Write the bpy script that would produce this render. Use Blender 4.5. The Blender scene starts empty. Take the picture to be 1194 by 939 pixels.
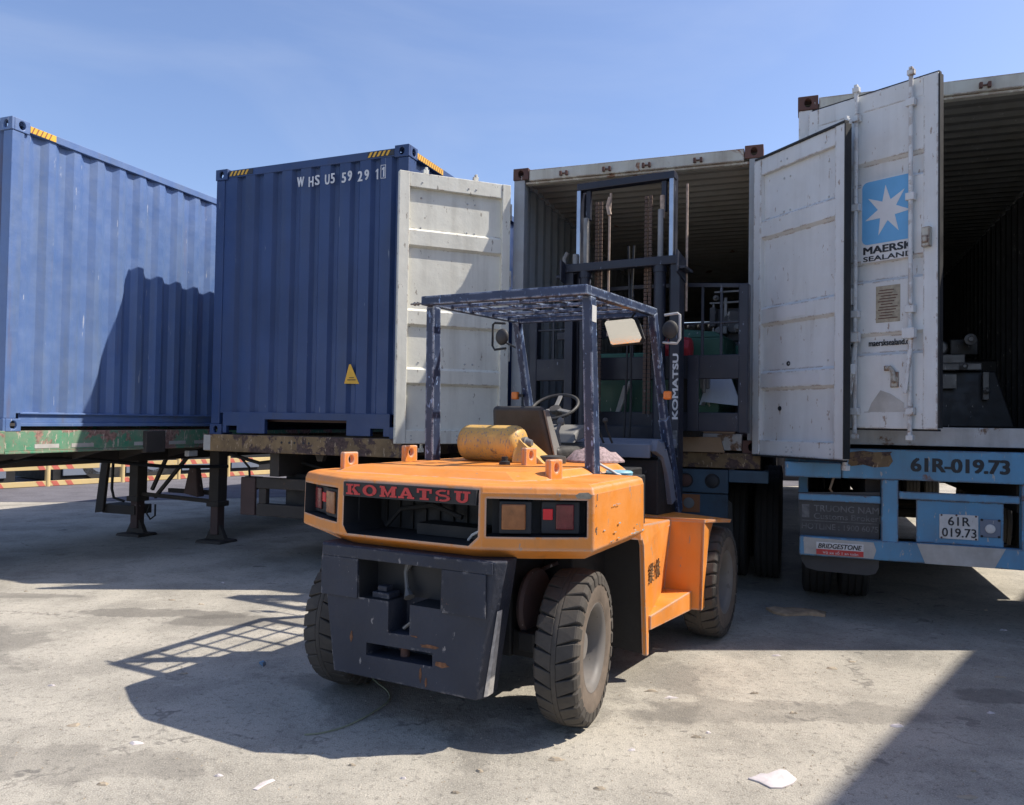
import bpy, bmesh, math, random
from mathutils import Vector, Matrix
R = math.radians
PI = math.pi
rnd = random.Random(7)
sc = bpy.context.scene
COL = sc.collection

# ------------------------------------------------------------------ camera
CAM_H = 1.62
F_PX, IMG_W, IMG_H = 898.0, 1194.0, 939.0
PITCH, ROLL = 0.0238, 0.0157
cam_d = bpy.data.cameras.new("camera")
cam = bpy.data.objects.new("camera", cam_d)
COL.objects.link(cam)
cam_d.sensor_fit = 'HORIZONTAL'
cam_d.sensor_width = 36.0
cam_d.lens = 36.0 * F_PX / IMG_W
cam_d.clip_start = 0.05
cam_d.clip_end = 3000
_r = Vector((1, 0, 0)); _f = Vector((0, math.cos(PITCH), math.sin(PITCH))); _u = _r.cross(_f)
_r2 = _r * math.cos(ROLL) + _u * math.sin(ROLL)
_u2 = -_r * math.sin(ROLL) + _u * math.cos(ROLL)
cam.matrix_world = Matrix(((_r2.x, _u2.x, -_f.x, 0), (_r2.y, _u2.y, -_f.y, 0), (_r2.z, _u2.z, -_f.z, CAM_H), (0, 0, 0, 1)))
sc.camera = cam

# ------------------------------------------------------------------ sky, sun, exposure
SUN_EL = 50.8
SUN_AZ = 3.0            # degrees from +x towards +y : direction TO the sun
w = bpy.data.worlds.new("World"); sc.world = w; w.use_nodes = True
nt = w.node_tree; nt.nodes.clear()
sky = nt.nodes.new('ShaderNodeTexSky'); sky.sky_type = 'NISHITA'; sky.sun_disc = False
sky.sun_elevation = R(SUN_EL)
sky.sun_rotation = R(90 - SUN_AZ)
sky.altitude = 10; sky.air_density = 1.1; sky.dust_density = 1.1; sky.ozone_density = 3.2
bg = nt.nodes.new('ShaderNodeBackground'); bg.inputs['Strength'].default_value = 0.14
wo = nt.nodes.new('ShaderNodeOutputWorld')
# thin high haze: a slight violet cast and a few faint wisps in the sky itself
stc = nt.nodes.new('ShaderNodeTexCoord'); smp = nt.nodes.new('ShaderNodeMapping'); smp.inputs['Scale'].default_value = (1.0, 1.0, 3.2); smp.inputs['Rotation'].default_value = (0, R(25), 0)
sno = nt.nodes.new('ShaderNodeTexNoise'); sno.inputs['Scale'].default_value = 2.2; sno.inputs['Detail'].default_value = 6; sno.inputs['Roughness'].default_value = .55; sno.inputs['Distortion'].default_value = .6
nt.links.new(stc.outputs['Generated'], smp.inputs[0]); nt.links.new(smp.outputs[0], sno.inputs['Vector'])
srm = nt.nodes.new('ShaderNodeMapRange'); srm.inputs['From Min'].default_value = .46; srm.inputs['From Max'].default_value = .80; srm.inputs['To Max'].default_value = .16
nt.links.new(sno.outputs['Fac'], srm.inputs['Value'])
sml = nt.nodes.new('ShaderNodeMix'); sml.data_type = 'RGBA'; sml.blend_type = 'MULTIPLY'; sml.inputs[0].default_value = 1.0; sml.inputs[7].default_value = (1.0, .955, 1.045, 1)
smx = nt.nodes.new('ShaderNodeMix'); smx.data_type = 'RGBA'; smx.inputs[7].default_value = (4.6, 4.9, 5.6, 1)
nt.links.new(sky.outputs[0], sml.inputs[6]); nt.links.new(sml.outputs[2], smx.inputs[6]); nt.links.new(srm.outputs[0], smx.inputs[0])
nt.links.new(smx.outputs[2], bg.inputs[0]); nt.links.new(bg.outputs[0], wo.inputs[0])
sun_d = bpy.data.lights.new("sun", 'SUN'); sun_d.energy = 4.7; sun_d.angle = R(0.53); sun_d.color = (1.0, 0.93, 0.83)
sun = bpy.data.objects.new("sun", sun_d); COL.objects.link(sun)
sv = Vector((math.cos(R(SUN_EL)) * math.cos(R(SUN_AZ)), math.cos(R(SUN_EL)) * math.sin(R(SUN_AZ)), math.sin(R(SUN_EL))))
sun.rotation_euler = sv.to_track_quat('Z', 'Y').to_euler()
sun.location = (20, 0, 30)
sc.view_settings.view_transform = 'Standard'
sc.view_settings.look = 'None'
sc.view_settings.exposure = 0.42
sc.view_settings.gamma = 1.0
sc.view_settings.use_curve_mapping = False

# ------------------------------------------------------------------ materials
class NT:
    def __init__(s, name):
        s.m = bpy.data.materials.new(name); s.m.use_nodes = True
        s.t = s.m.node_tree; s.t.nodes.clear()
        s.out = s.n('ShaderNodeOutputMaterial'); s.b = s.n('ShaderNodeBsdfPrincipled')
        s.l(s.b.outputs[0], s.out.inputs[0])
    def n(s, k, **kw):
        x = s.t.nodes.new(k)
        for a, b in kw.items(): setattr(x, a, b)
        return x
    def l(s, a, b): s.t.links.new(a, b)
    def coords(s, rand=True):
        tc = s.n('ShaderNodeTexCoord')
        if not rand: return tc.outputs['Object']
        oi = s.n('ShaderNodeObjectInfo')
        m = s.n('ShaderNodeMath', operation='MULTIPLY'); m.inputs[1].default_value = 37.0
        s.l(oi.outputs['Random'], m.inputs[0])
        a = s.n('ShaderNodeVectorMath', operation='ADD')
        s.l(tc.outputs['Object'], a.inputs[0]); s.l(m.outputs[0], a.inputs[1])
        return a.outputs[0]
    def noise(s, co, scale, detail=5, rough=.55, st=None, dist=0.0):
        if st:
            mp = s.n('ShaderNodeMapping'); mp.inputs['Scale'].default_value = st
            s.l(co, mp.inputs['Vector']); co = mp.outputs[0]
        x = s.n('ShaderNodeTexNoise'); x.inputs['Scale'].default_value = scale
        x.inputs['Detail'].default_value = detail; x.inputs['Roughness'].default_value = rough
        x.inputs['Distortion'].default_value = dist
        s.l(co, x.inputs['Vector']); return x.outputs['Fac']
    def ramp(s, v, a, b, lo=0.0, hi=1.0):
        x = s.n('ShaderNodeMapRange'); x.inputs['From Min'].default_value = a; x.inputs['From Max'].default_value = b
        x.inputs['To Min'].default_value = lo; x.inputs['To Max'].default_value = hi
        s.l(v, x.inputs['Value']); return x.outputs[0]
    def mix(s, f, a, b):
        x = s.n('ShaderNodeMix', data_type='RGBA')
        if isinstance(f, (int, float)): x.inputs[0].default_value = f
        else: s.l(f, x.inputs[0])
        for v, i in ((a, 6), (b, 7)):
            if isinstance(v, tuple): x.inputs[i].default_value = (*v[:3], 1)
            else: s.l(v, x.inputs[i])
        return x.outputs[2]
    def math(s, op, a, b=None):
        x = s.n('ShaderNodeMath', operation=op)
        for v, i in ((a, 0), (b, 1)):
            if v is None: continue
            if isinstance(v, (int, float)): x.inputs[i].default_value = v
            else: s.l(v, x.inputs[i])
        return x.outputs[0]
    def bump(s, h, strength=.2, dist=.01):
        x = s.n('ShaderNodeBump'); x.inputs['Strength'].default_value = strength; x.inputs['Distance'].default_value = dist
        s.l(h, x.inputs['Height']); s.l(x.outputs[0], s.b.inputs['Normal'])

def paint(name, col, rough=.45, var=.25, dust=.25, dustcol=(.36, .33, .29), rust=.1, rustcol=(.13, .055, .025), chip=.06,
          chipcol=(.45, .43, .4), scale=1.0, metal=0.0, streak=.35, spec=.5, bump=.12, edge=0.0, edgecol=None, dent=0.0, runs=0.0, cst=.35):
    k = NT(name); co = k.coords()
    n1 = k.noise(co, 1.3 * scale, 5, .6)
    dark = tuple(c * (1 - var) for c in col); lite = tuple(min(1, c * (1 + var * .8) + .01) for c in col)
    base = k.mix(k.ramp(n1, .3, .7), dark, lite)
    n2 = k.noise(co, 5 * scale, 7, .65)
    st = k.noise(co, 4 * scale, 5, .6, st=(1.6, 1.6, .12))
    du = k.math('MULTIPLY', k.ramp(n2, .35, .75), dust)
    base = k.mix(du, base, dustcol)
    base = k.mix(k.math('MULTIPLY', k.ramp(st, .48, .72), streak * .5), base, tuple(c * .55 for c in dustcol))
    if rust > 0:
        n3 = k.noise(co, 2.2 * scale, 9, .68, dist=.4)
        t = .735 - rust * .34
        rm = k.ramp(n3, t, t + .035)
        n5 = k.noise(co, 30, 4, .6)
        rc = k.mix(k.ramp(n5, .3, .7), tuple(c * .55 for c in rustcol), tuple(min(1, c * 1.9) for c in rustcol))
        base = k.mix(rm, base, rc)
    if chip > 0:
        n4 = k.noise(co, 24 * scale, 6, .6, st=(1, 1, cst))
        t = .715 - chip
        base = k.mix(k.ramp(n4, t, t + .02, 0, .8), base, chipcol)
    if runs > 0:
        r1 = k.noise(co, 5.5 * scale, 6, .6, st=(1.8, 1.8, .10)); r2 = k.noise(co, .9, 4, .6)
        rr_ = k.math('MULTIPLY', k.ramp(r1, .62 - runs * .05, .72), k.ramp(r2, .44, .58))
        base = k.mix(k.math('MULTIPLY', rr_, min(1, runs)), base, rustcol)
    if edge > 0:
        bv = k.n('ShaderNodeBevel', samples=4); bv.inputs['Radius'].default_value = .022
        ge = k.n('ShaderNodeNewGeometry')
        dp = k.n('ShaderNodeVectorMath', operation='DOT_PRODUCT'); k.l(bv.outputs[0], dp.inputs[0]); k.l(ge.outputs['Normal'], dp.inputs[1])
        em = k.ramp(dp.outputs['Value'], .992, .93)
        en_ = k.ramp(k.noise(co, 9 * scale, 8, .7), .62 - edge * .22, .70 - edge * .22)
        base = k.mix(k.math('MULTIPLY', em, en_), base, edgecol or chipcol)
    k.l(base, k.b.inputs['Base Color'])
    k.l(k.ramp(n2, .3, .75, max(.05, rough - .1), min(1, rough + .25)), k.b.inputs['Roughness'])
    k.b.inputs['Metallic'].default_value = metal
    k.b.inputs['Specular IOR Level'].default_value = spec
    if dent > 0:
        hh = k.math('ADD', k.math('MULTIPLY', k.noise(co, 40, 4, .6), .004 * bump / .12), k.math('MULTIPLY', k.noise(co, 1.9, 3, .5), .05 * dent))
        k.bump(hh, 1.0, .35)
    else: k.bump(k.noise(co, 40, 4, .6), bump, .004)
    return k.m

def plain(name, col, rough=.5, metal=0.0, var=.15, sc_=6.0, emit=None):
    k = NT(name); co = k.coords()
    n1 = k.noise(co, sc_, 6, .6)
    k.l(k.mix(k.ramp(n1, .3, .7), tuple(c * (1 - var) for c in col), tuple(min(1, c * (1 + var)) for c in col)), k.b.inputs['Base Color'])
    k.b.inputs['Roughness'].default_value = rough; k.b.inputs['Metallic'].default_value = metal
    k.bump(k.noise(co, 60, 4, .6), .1, .003)
    return k.m

M = {}
M['blue_faded'] = paint('blue_faded_paint', (.088, .158, .345), .42, .07, .20, (.24, .30, .38), .10, (.16, .11, .10), chip=.035, chipcol=(.42, .45, .52), scale=1.0, streak=1.0, dent=1.0, runs=.6, cst=.12)
M['blue_dark'] = paint('dark_blue_paint', (.018, .048, .148), .42, .2, .16, (.10, .13, .19), .03, (.06, .05, .06), chip=.02, chipcol=(.2, .24, .3), scale=.8, streak=.7, dent=1.0, runs=.3, cst=.12)
M['cream_door'] = paint('cream_door_paint', (.72, .71, .62), .5, .06, .26, (.45, .42, .34), .13, (.22, .13, .08), chip=.07, chipcol=(.26, .22, .17), streak=.7, edge=.4, edgecol=(.3, .22, .16), dent=.8, runs=.3)
M['grey_door'] = paint('grey_white_paint', (.68, .69, .68), .5, .05, .25, (.48, .46, .42), .16, (.20, .12, .07), chip=.06, chipcol=(.30, .21, .15), streak=.45, edge=.6, edgecol=(.26, .17, .11), dent=.7, runs=.35)
M['rusty_sill'] = paint('rusty_sill_paint', (.50, .52, .52), .6, .1, .5, (.25, .22, .19), .42, (.13, .08, .05), chip=.08, streak=.7)
M['rusty_white'] = paint('rusty_white_paint', (.56, .56, .49), .55, .1, .35, (.36, .29, .2), .42, (.21, .10, .05), scale=1.1, streak=.9, edge=1.0, edgecol=(.16, .08, .05), runs=1.0, dent=.5)
M['rust'] = paint('rusted_steel', (.10, .045, .035), .8, .4, .3, (.2, .13, .1), .3, (.16, .06, .03), chip=.05)
M['inner_wall'] = paint('grey_container_lining', (.36, .39, .41), .6, .12, .4, (.27, .24, .2), .12, streak=.6)
M['inner_roof'] = paint('brownish_container_roof', (.40, .39, .36), .6, .15, .4, (.32, .26, .18), .2, streak=.1)
M['hazard_y'] = plain('yellow_marking', (.75, .42, .04), .5)
M['hazard_k'] = plain('black_marking', (.03, .03, .035), .5)
M['white_mark'] = plain('white_lettering', (.62, .63, .64), .5, var=.2)
M['black_mark'] = plain('black_lettering', (.015, .017, .022), .5)
M['logo_blue'] = plain('sky_blue_sticker', (.13, .38, .66), .4, var=.06)
M['sticker_white'] = plain('white_sticker', (.66, .66, .66), .45, var=.05)
M['orange'] = paint('orange_machine_paint', (.76, .245, .022), .42, .10, .28, (.62, .38, .20), .16, (.22, .10, .045), chip=.07, chipcol=(.36, .26, .20), streak=.5, scale=.9, edge=1.15, edgecol=(.46, .38, .32), dent=.35, runs=.35)
M['navy_cast'] = paint('dusty_navy_iron', (.013, .018, .034), .6, .3, .30, (.075, .076, .09), .22, (.20, .085, .04), chip=.045, chipcol=(.28, .26, .25), streak=.7, scale=1.3, edge=.35, edgecol=(.20, .19, .19), bump=.4, dent=.5)
M['navy'] = paint('navy_mast_paint', (.009, .012, .026), .42, .25, .2, (.06, .065, .08), .12, chip=.045, chipcol=(.20, .23, .30), scale=1.2)
M['guard_blue'] = paint('scuffed_blue_guard_paint', (.012, .024, .068), .4, .3, .24, (.10, .14, .22), .08, chip=.085, chipcol=(.26, .38, .62), scale=1.7, edge=.8, edgecol=(.34, .40, .50))
M['dark_green'] = paint('dark_green_paint', (.03, .07, .055), .5, .2, .2, (.14, .15, .14), .05)
M['black'] = paint('black_dusty_metal', (.010, .010, .011), .6, .3, .2, (.04, .037, .034), .05, chip=.01, chipcol=(.12, .1, .09))
M['recess'] = plain('black_recess_paint', (.022, .023, .026), .6)
M['red_paint'] = plain('red_lettering', (.52, .035, .035), .45)
M['lens_orange'] = plain('faded_orange_lens', (.30, .115, .04), .14, var=.3, sc_=20)
M['lens_red'] = plain('faded_red_lens', (.17, .03, .03), .14, var=.3, sc_=20)
M['lens_bright'] = plain('bright_red_reflector', (.75, .02, .03), .25)
M['amber'] = plain('amber_lens', (.85, .22, .03), .3, var=.1)
M['lit_steel'] = plain('bright_lit_steel', (.42, .47, .55), .32, .85, var=.15)
M['steel'] = paint('bare_greasy_steel', (.22, .22, .22), .45, .3, .3, (.13, .11, .09), .1, metal=.5)
M['chain'] = paint('rusty_leaf_chain', (.09, .055, .04), .65, .4, .2, (.2, .14, .1), .3)
M['chain_pale'] = plain('pale_dusty_hose', (.42, .32, .25), .7, var=.35, sc_=40)
M['vinyl'] = paint('worn_black_vinyl', (.028, .027, .026), .55, .2, .5, (.13, .12, .11), .0, chip=.0)
M['vinyl_grey'] = paint('dusty_grey_vinyl', (.20, .195, .185), .7, .2, .4, (.25, .24, .22), 0, chip=0)
M['tank'] = paint('scuffed_yellow_tank_paint', (.64, .375, .085), .5, .2, .4, (.40, .27, .13), .34, (.16, .10, .06), chip=.14, chipcol=(.26, .22, .18), scale=3.4)
M['cloth_pink'] = plain('dusty_pink_rag', (.35, .26, .26), .9, var=.5, sc_=50)
M['cloth_blue'] = plain('light_blue_plastic', (.22, .45, .55), .5)
M['mirror'] = plain('mirror_glass', (.8, .8, .76), .04, 1.0, var=.02)
M['tr_blue'] = paint('light_blue_trailer_paint', (.095, .29, .48), .5, .16, .35, (.20, .22, .23), .30, (.11, .06, .045), chip=.08, chipcol=(.45, .40, .34), streak=.7, edge=.9, edgecol=(.12, .08, .06))
M['tr_white'] = paint('dirty_white_paint', (.50, .49, .46), .6, .1, .6, (.25, .22, .18), .2, chip=.06)
M['tr_green'] = paint('worn_green_beam_paint', (.055, .27, .15), .6, .2, .6, (.34, .27, .21), .62, (.22, .13, .105), chip=.11, chipcol=(.5, .42, .34), scale=1.3, edge=.8, edgecol=(.3, .2, .15), streak=.6)
M['tr_yellow'] = paint('worn_yellow_beam_paint', (.22, .14, .06), .65, .4, .5, (.07, .055, .045), .72, (.055, .032, .028), chip=.09, chipcol=(.4, .3, .2), scale=1.8)
M['under'] = paint('grimy_chassis_steel', (.045, .038, .033), .8, .3, .4, (.08, .068, .056), .3, (.075, .045, .03), chip=0, edge=.5, edgecol=(.12, .09, .07))
M['under_brown'] = paint('brown_primer_steel', (.085, .05, .045), .75, .2, .4, (.10, .08, .07), .1)
M['orange_dirty'] = paint('dirty_orange_plate', (.35, .12, .035), .6, .2, .5, (.2, .12, .07), .1)
M['rubber_flap'] = paint('grey_mudflap_rubber', (.06, .06, .06), .8, .2, .5, (.12, .115, .11), 0, chip=0)
M['flap_text'] = plain('faded_flap_lettering', (.15, .15, .15), .8, var=.45, sc_=25)
M['plate_white'] = paint('number_plate_paint', (.62, .62, .60), .5, .05, .4, (.35, .33, .3), .02, chip=.05, scale=3)
M['timber'] = paint('pale_rough_timber', (.34, .23, .14), .85, .25, .4, (.25, .2, .15), 0, chip=.04, chipcol=(.12, .08, .05), streak=0)
M['green_mach'] = paint('machine_green_enamel', (.022, .10, .065), .45, .15, .25, (.08, .10, .08), .03)
M['green_lite'] = paint('light_green_enamel', (.05, .20, .14), .45, .15, .25, (.1, .14, .12), .02)
M['red_cover'] = plain('red_plastic_cover', (.36, .025, .04), .45, var=.2)
M['sheet'] = paint('galvanised_sheet', (.42, .46, .52), .38, .12, .2, (.3, .3, .3), .02, metal=.6)
M['mach_grey'] = paint('grey_machine_enamel', (.06, .06, .065), .5, .2, .3, (.09, .08, .08), .12)
M['card'] = plain('brown_cardboard', (.46, .32, .20), .9, var=.3, sc_=14)
M['paper'] = plain('crumpled_white_cloth', (.62, .56, .54), .9, var=.15, sc_=20)
M['twine'] = plain('pale_green_twine', (.27, .28, .18), .8)
M['leaf'] = plain('dry_scraps', (.36, .30, .22), .9, var=.4)
M['barrier_w'] = paint('faded_yellow_barrier_paint', (.62, .46, .20), .6, .1, .3, (.5, .42, .3), .02, streak=.1)
M['barrier_r'] = plain('faded_red_stripe', (.55, .14, .10), .6)
M['tr_blue_shaded'] = paint('grimy_shaded_blue_paint', (.03, .075, .12), .6, .25, .6, (.05, .048, .045), .4, (.07, .04, .03), chip=.05, chipcol=(.2, .2, .2), streak=.6)  # darker than the other trailer blue: grime plus container shade put into the colour
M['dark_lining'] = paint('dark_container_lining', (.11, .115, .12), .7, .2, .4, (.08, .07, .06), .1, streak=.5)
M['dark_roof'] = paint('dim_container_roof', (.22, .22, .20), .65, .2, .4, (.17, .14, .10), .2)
M['rust_light'] = plain('brown_surface_rust', (.17, .075, .035), .8, var=.6, sc_=30)
M['brown_mark'] = plain('brown_stencil_lettering', (.17, .085, .03), .7, var=.5, sc_=60)
M['worn_metal'] = plain('pale_worn_edge_metal', (.42, .40, .38), .5, var=.3, sc_=30)
M['tan_plate'] = plain('tan_data_plate', (.34, .30, .22), .6, var=.3, sc_=30)
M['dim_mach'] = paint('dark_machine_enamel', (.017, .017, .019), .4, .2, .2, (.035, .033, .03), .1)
M['far_blue'] = paint('far_blue_grey_panels', (.16, .19, .25), .6, .15, .3, (.2, .2, .2), .05)
M['unseen_building_grey'] = plain('unseen_building_cladding', (.4, .41, .42), .6)

def tyre_mat(name, dustc, amt):
    k = NT(name); co = k.coords()
    n = k.noise(co, 7, 7, .65); n2 = k.noise(co, 45, 5, .6)
    c = k.mix(k.ramp(n, .3, .72, amt * .45, amt), (.018, .017, .016), dustc)
    c = k.mix(k.ramp(n2, .5, .75, 0, .25), c, (.03, .028, .026))
    k.l(c, k.b.inputs['Base Color']); k.b.inputs['Roughness'].default_value = .85
    k.bump(n2, .35, .004)
    return k.m
M['tyre'] = tyre_mat('dusty_tyre_rubber', (.125, .108, .09), .62)
M['tyre_wall'] = tyre_mat('dusty_tyre_sidewall', (.24, .185, .14), .85)
M['tyre_black'] = tyre_mat('truck_tyre_rubber', (.06, .055, .05), .5)
M['rim'] = paint('dust_caked_wheel_rim', (.16, .15, .14), .6, .3, .5, (.24, .20, .165), .2, chip=.04, chipcol=(.1, .09, .08))
M['rim_dark'] = paint('dark_truck_rim', (.05, .05, .05), .7, .3, .4, (.1, .09, .08), .2)

def ground_mat(name, asphalt=False):
    k = NT(name); co = k.coords(False)
    big = k.noise(co, .32, 6, .6, dist=.6)
    mid = k.noise(co, 1.5, 8, .66, dist=.3)
    fine = k.noise(co, 26, 6, .7)
    grit = k.noise(co, 130, 3, .7)
    if asphalt: A, B = (.13, .125, .14), (.17, .165, .18)
    else: A, B = (.30, .28, .238), (.505, .465, .388)
    c = k.mix(k.ramp(big, .32, .68), A, B)
    c = k.mix(k.ramp(mid, .45, .72, 0, .5), c, tuple(x * 1.22 for x in B))
    c = k.mix(k.ramp(mid, .52, .30, 0, .55), c, tuple(x * .68 for x in A))
    c = k.mix(k.ramp(fine, .54, .68, 0, .75), c, tuple(x * .50 for x in A))
    mid2 = k.noise(co, 6.5, 6, .7)
    c = k.mix(k.ramp(mid2, .56, .74, 0, .5), c, tuple(x * .62 for x in A))
    c = k.mix(k.ramp(mid2, .42, .28, 0, .5), c, tuple(x * 1.2 for x in B))
    c = k.mix(k.ramp(grit, .54, .66, 0, .5), c, tuple(min(.9, x * 1.5) for x in B))
    c = k.mix(k.ramp(grit, .44, .34, 0, .6), c, tuple(x * .42 for x in A))
    if not asphalt:
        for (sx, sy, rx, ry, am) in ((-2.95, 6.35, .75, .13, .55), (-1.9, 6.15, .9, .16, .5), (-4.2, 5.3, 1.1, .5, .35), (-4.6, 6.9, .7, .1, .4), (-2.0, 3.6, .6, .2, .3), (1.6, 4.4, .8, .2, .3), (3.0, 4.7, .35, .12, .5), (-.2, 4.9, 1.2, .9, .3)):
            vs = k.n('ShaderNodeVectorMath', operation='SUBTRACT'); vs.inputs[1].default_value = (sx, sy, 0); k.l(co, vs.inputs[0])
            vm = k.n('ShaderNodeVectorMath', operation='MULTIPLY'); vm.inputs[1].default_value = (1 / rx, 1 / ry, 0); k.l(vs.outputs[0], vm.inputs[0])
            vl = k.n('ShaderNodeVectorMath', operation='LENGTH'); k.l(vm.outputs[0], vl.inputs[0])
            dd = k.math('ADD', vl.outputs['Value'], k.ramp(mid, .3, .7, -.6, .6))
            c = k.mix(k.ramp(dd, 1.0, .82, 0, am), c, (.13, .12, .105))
        # small flat dark spots, elongated along x like oil drips
        sp = k.noise(co, 3.1, 3, .5, st=(1, 1.6, 1))
        c = k.mix(k.ramp(sp, .69, .71, 0, .55), c, (.10, .095, .09))
        v = k.n('ShaderNodeTexVoronoi'); v.inputs['Scale'].default_value = 2.2
        mp = k.n('ShaderNodeMapping'); mp.inputs['Scale'].default_value = (1, 1.2, 1); k.l(co, mp.inputs[0])
        wv = k.n('ShaderNodeVectorMath', operation='ADD')
        nn = k.n('ShaderNodeTexNoise'); nn.inputs['Scale'].default_value = 9; k.l(co, nn.inputs['Vector'])
        sc2 = k.n('ShaderNodeVectorMath', operation='SCALE'); sc2.inputs['Scale'].default_value = .28
        k.l(nn.outputs['Color'], sc2.inputs[0]); k.l(mp.outputs[0], wv.inputs[0]); k.l(sc2.outputs[0], wv.inputs[1])
        k.l(wv.outputs[0], v.inputs['Vector'])
        sel = k.n('ShaderNodeSeparateColor'); k.l(v.outputs['Color'], sel.inputs[0])
        m1 = k.math('MULTIPLY', k.ramp(v.outputs['Distance'], .13, .10), k.ramp(sel.outputs[0], .74, .76))
        c = k.mix(k.math('MULTIPLY', m1, .42), c, (.09, .085, .08))
        # pale scrapes
        scn = k.noise(co, 1.7, 7, .7, st=(.35, 2.2, 1))
        c = k.mix(k.ramp(scn, .66, .72, 0, .55), c, (.55, .52, .47))
        # fine cracks
        v2 = k.n('ShaderNodeTexVoronoi', feature='DISTANCE_TO_EDGE'); v2.inputs['Scale'].default_value = .33
        k.l(wv.outputs[0], v2.inputs['Vector'])
        ck = k.math('MULTIPLY', k.ramp(v2.outputs['Distance'], .006, .001), k.ramp(mid, .5, .56))
        c = k.mix(k.math('MULTIPLY', ck, .5), c, (.08, .075, .07))
    k.l(c, k.b.inputs['Base Color']); k.b.inputs['Roughness'].default_value = .9
    k.b.inputs['Specular IOR Level'].default_value = .25
    h = k.math('ADD', k.math('MULTIPLY', grit, .5), k.math('MULTIPLY', fine, .8))
    k.bump(h, .7, .014)
    return k.m
M['ground'] = ground_mat('worn_concrete_yard')
M['road'] = ground_mat('grey_asphalt', True)

# ------------------------------------------------------------------ mesh helpers
def shade(o, smooth):
    if smooth:
        for p in o.data.polygons: p.use_smooth = True
        try: o.data.set_sharp_from_angle(angle=R(35))
        except Exception: pass

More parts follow.
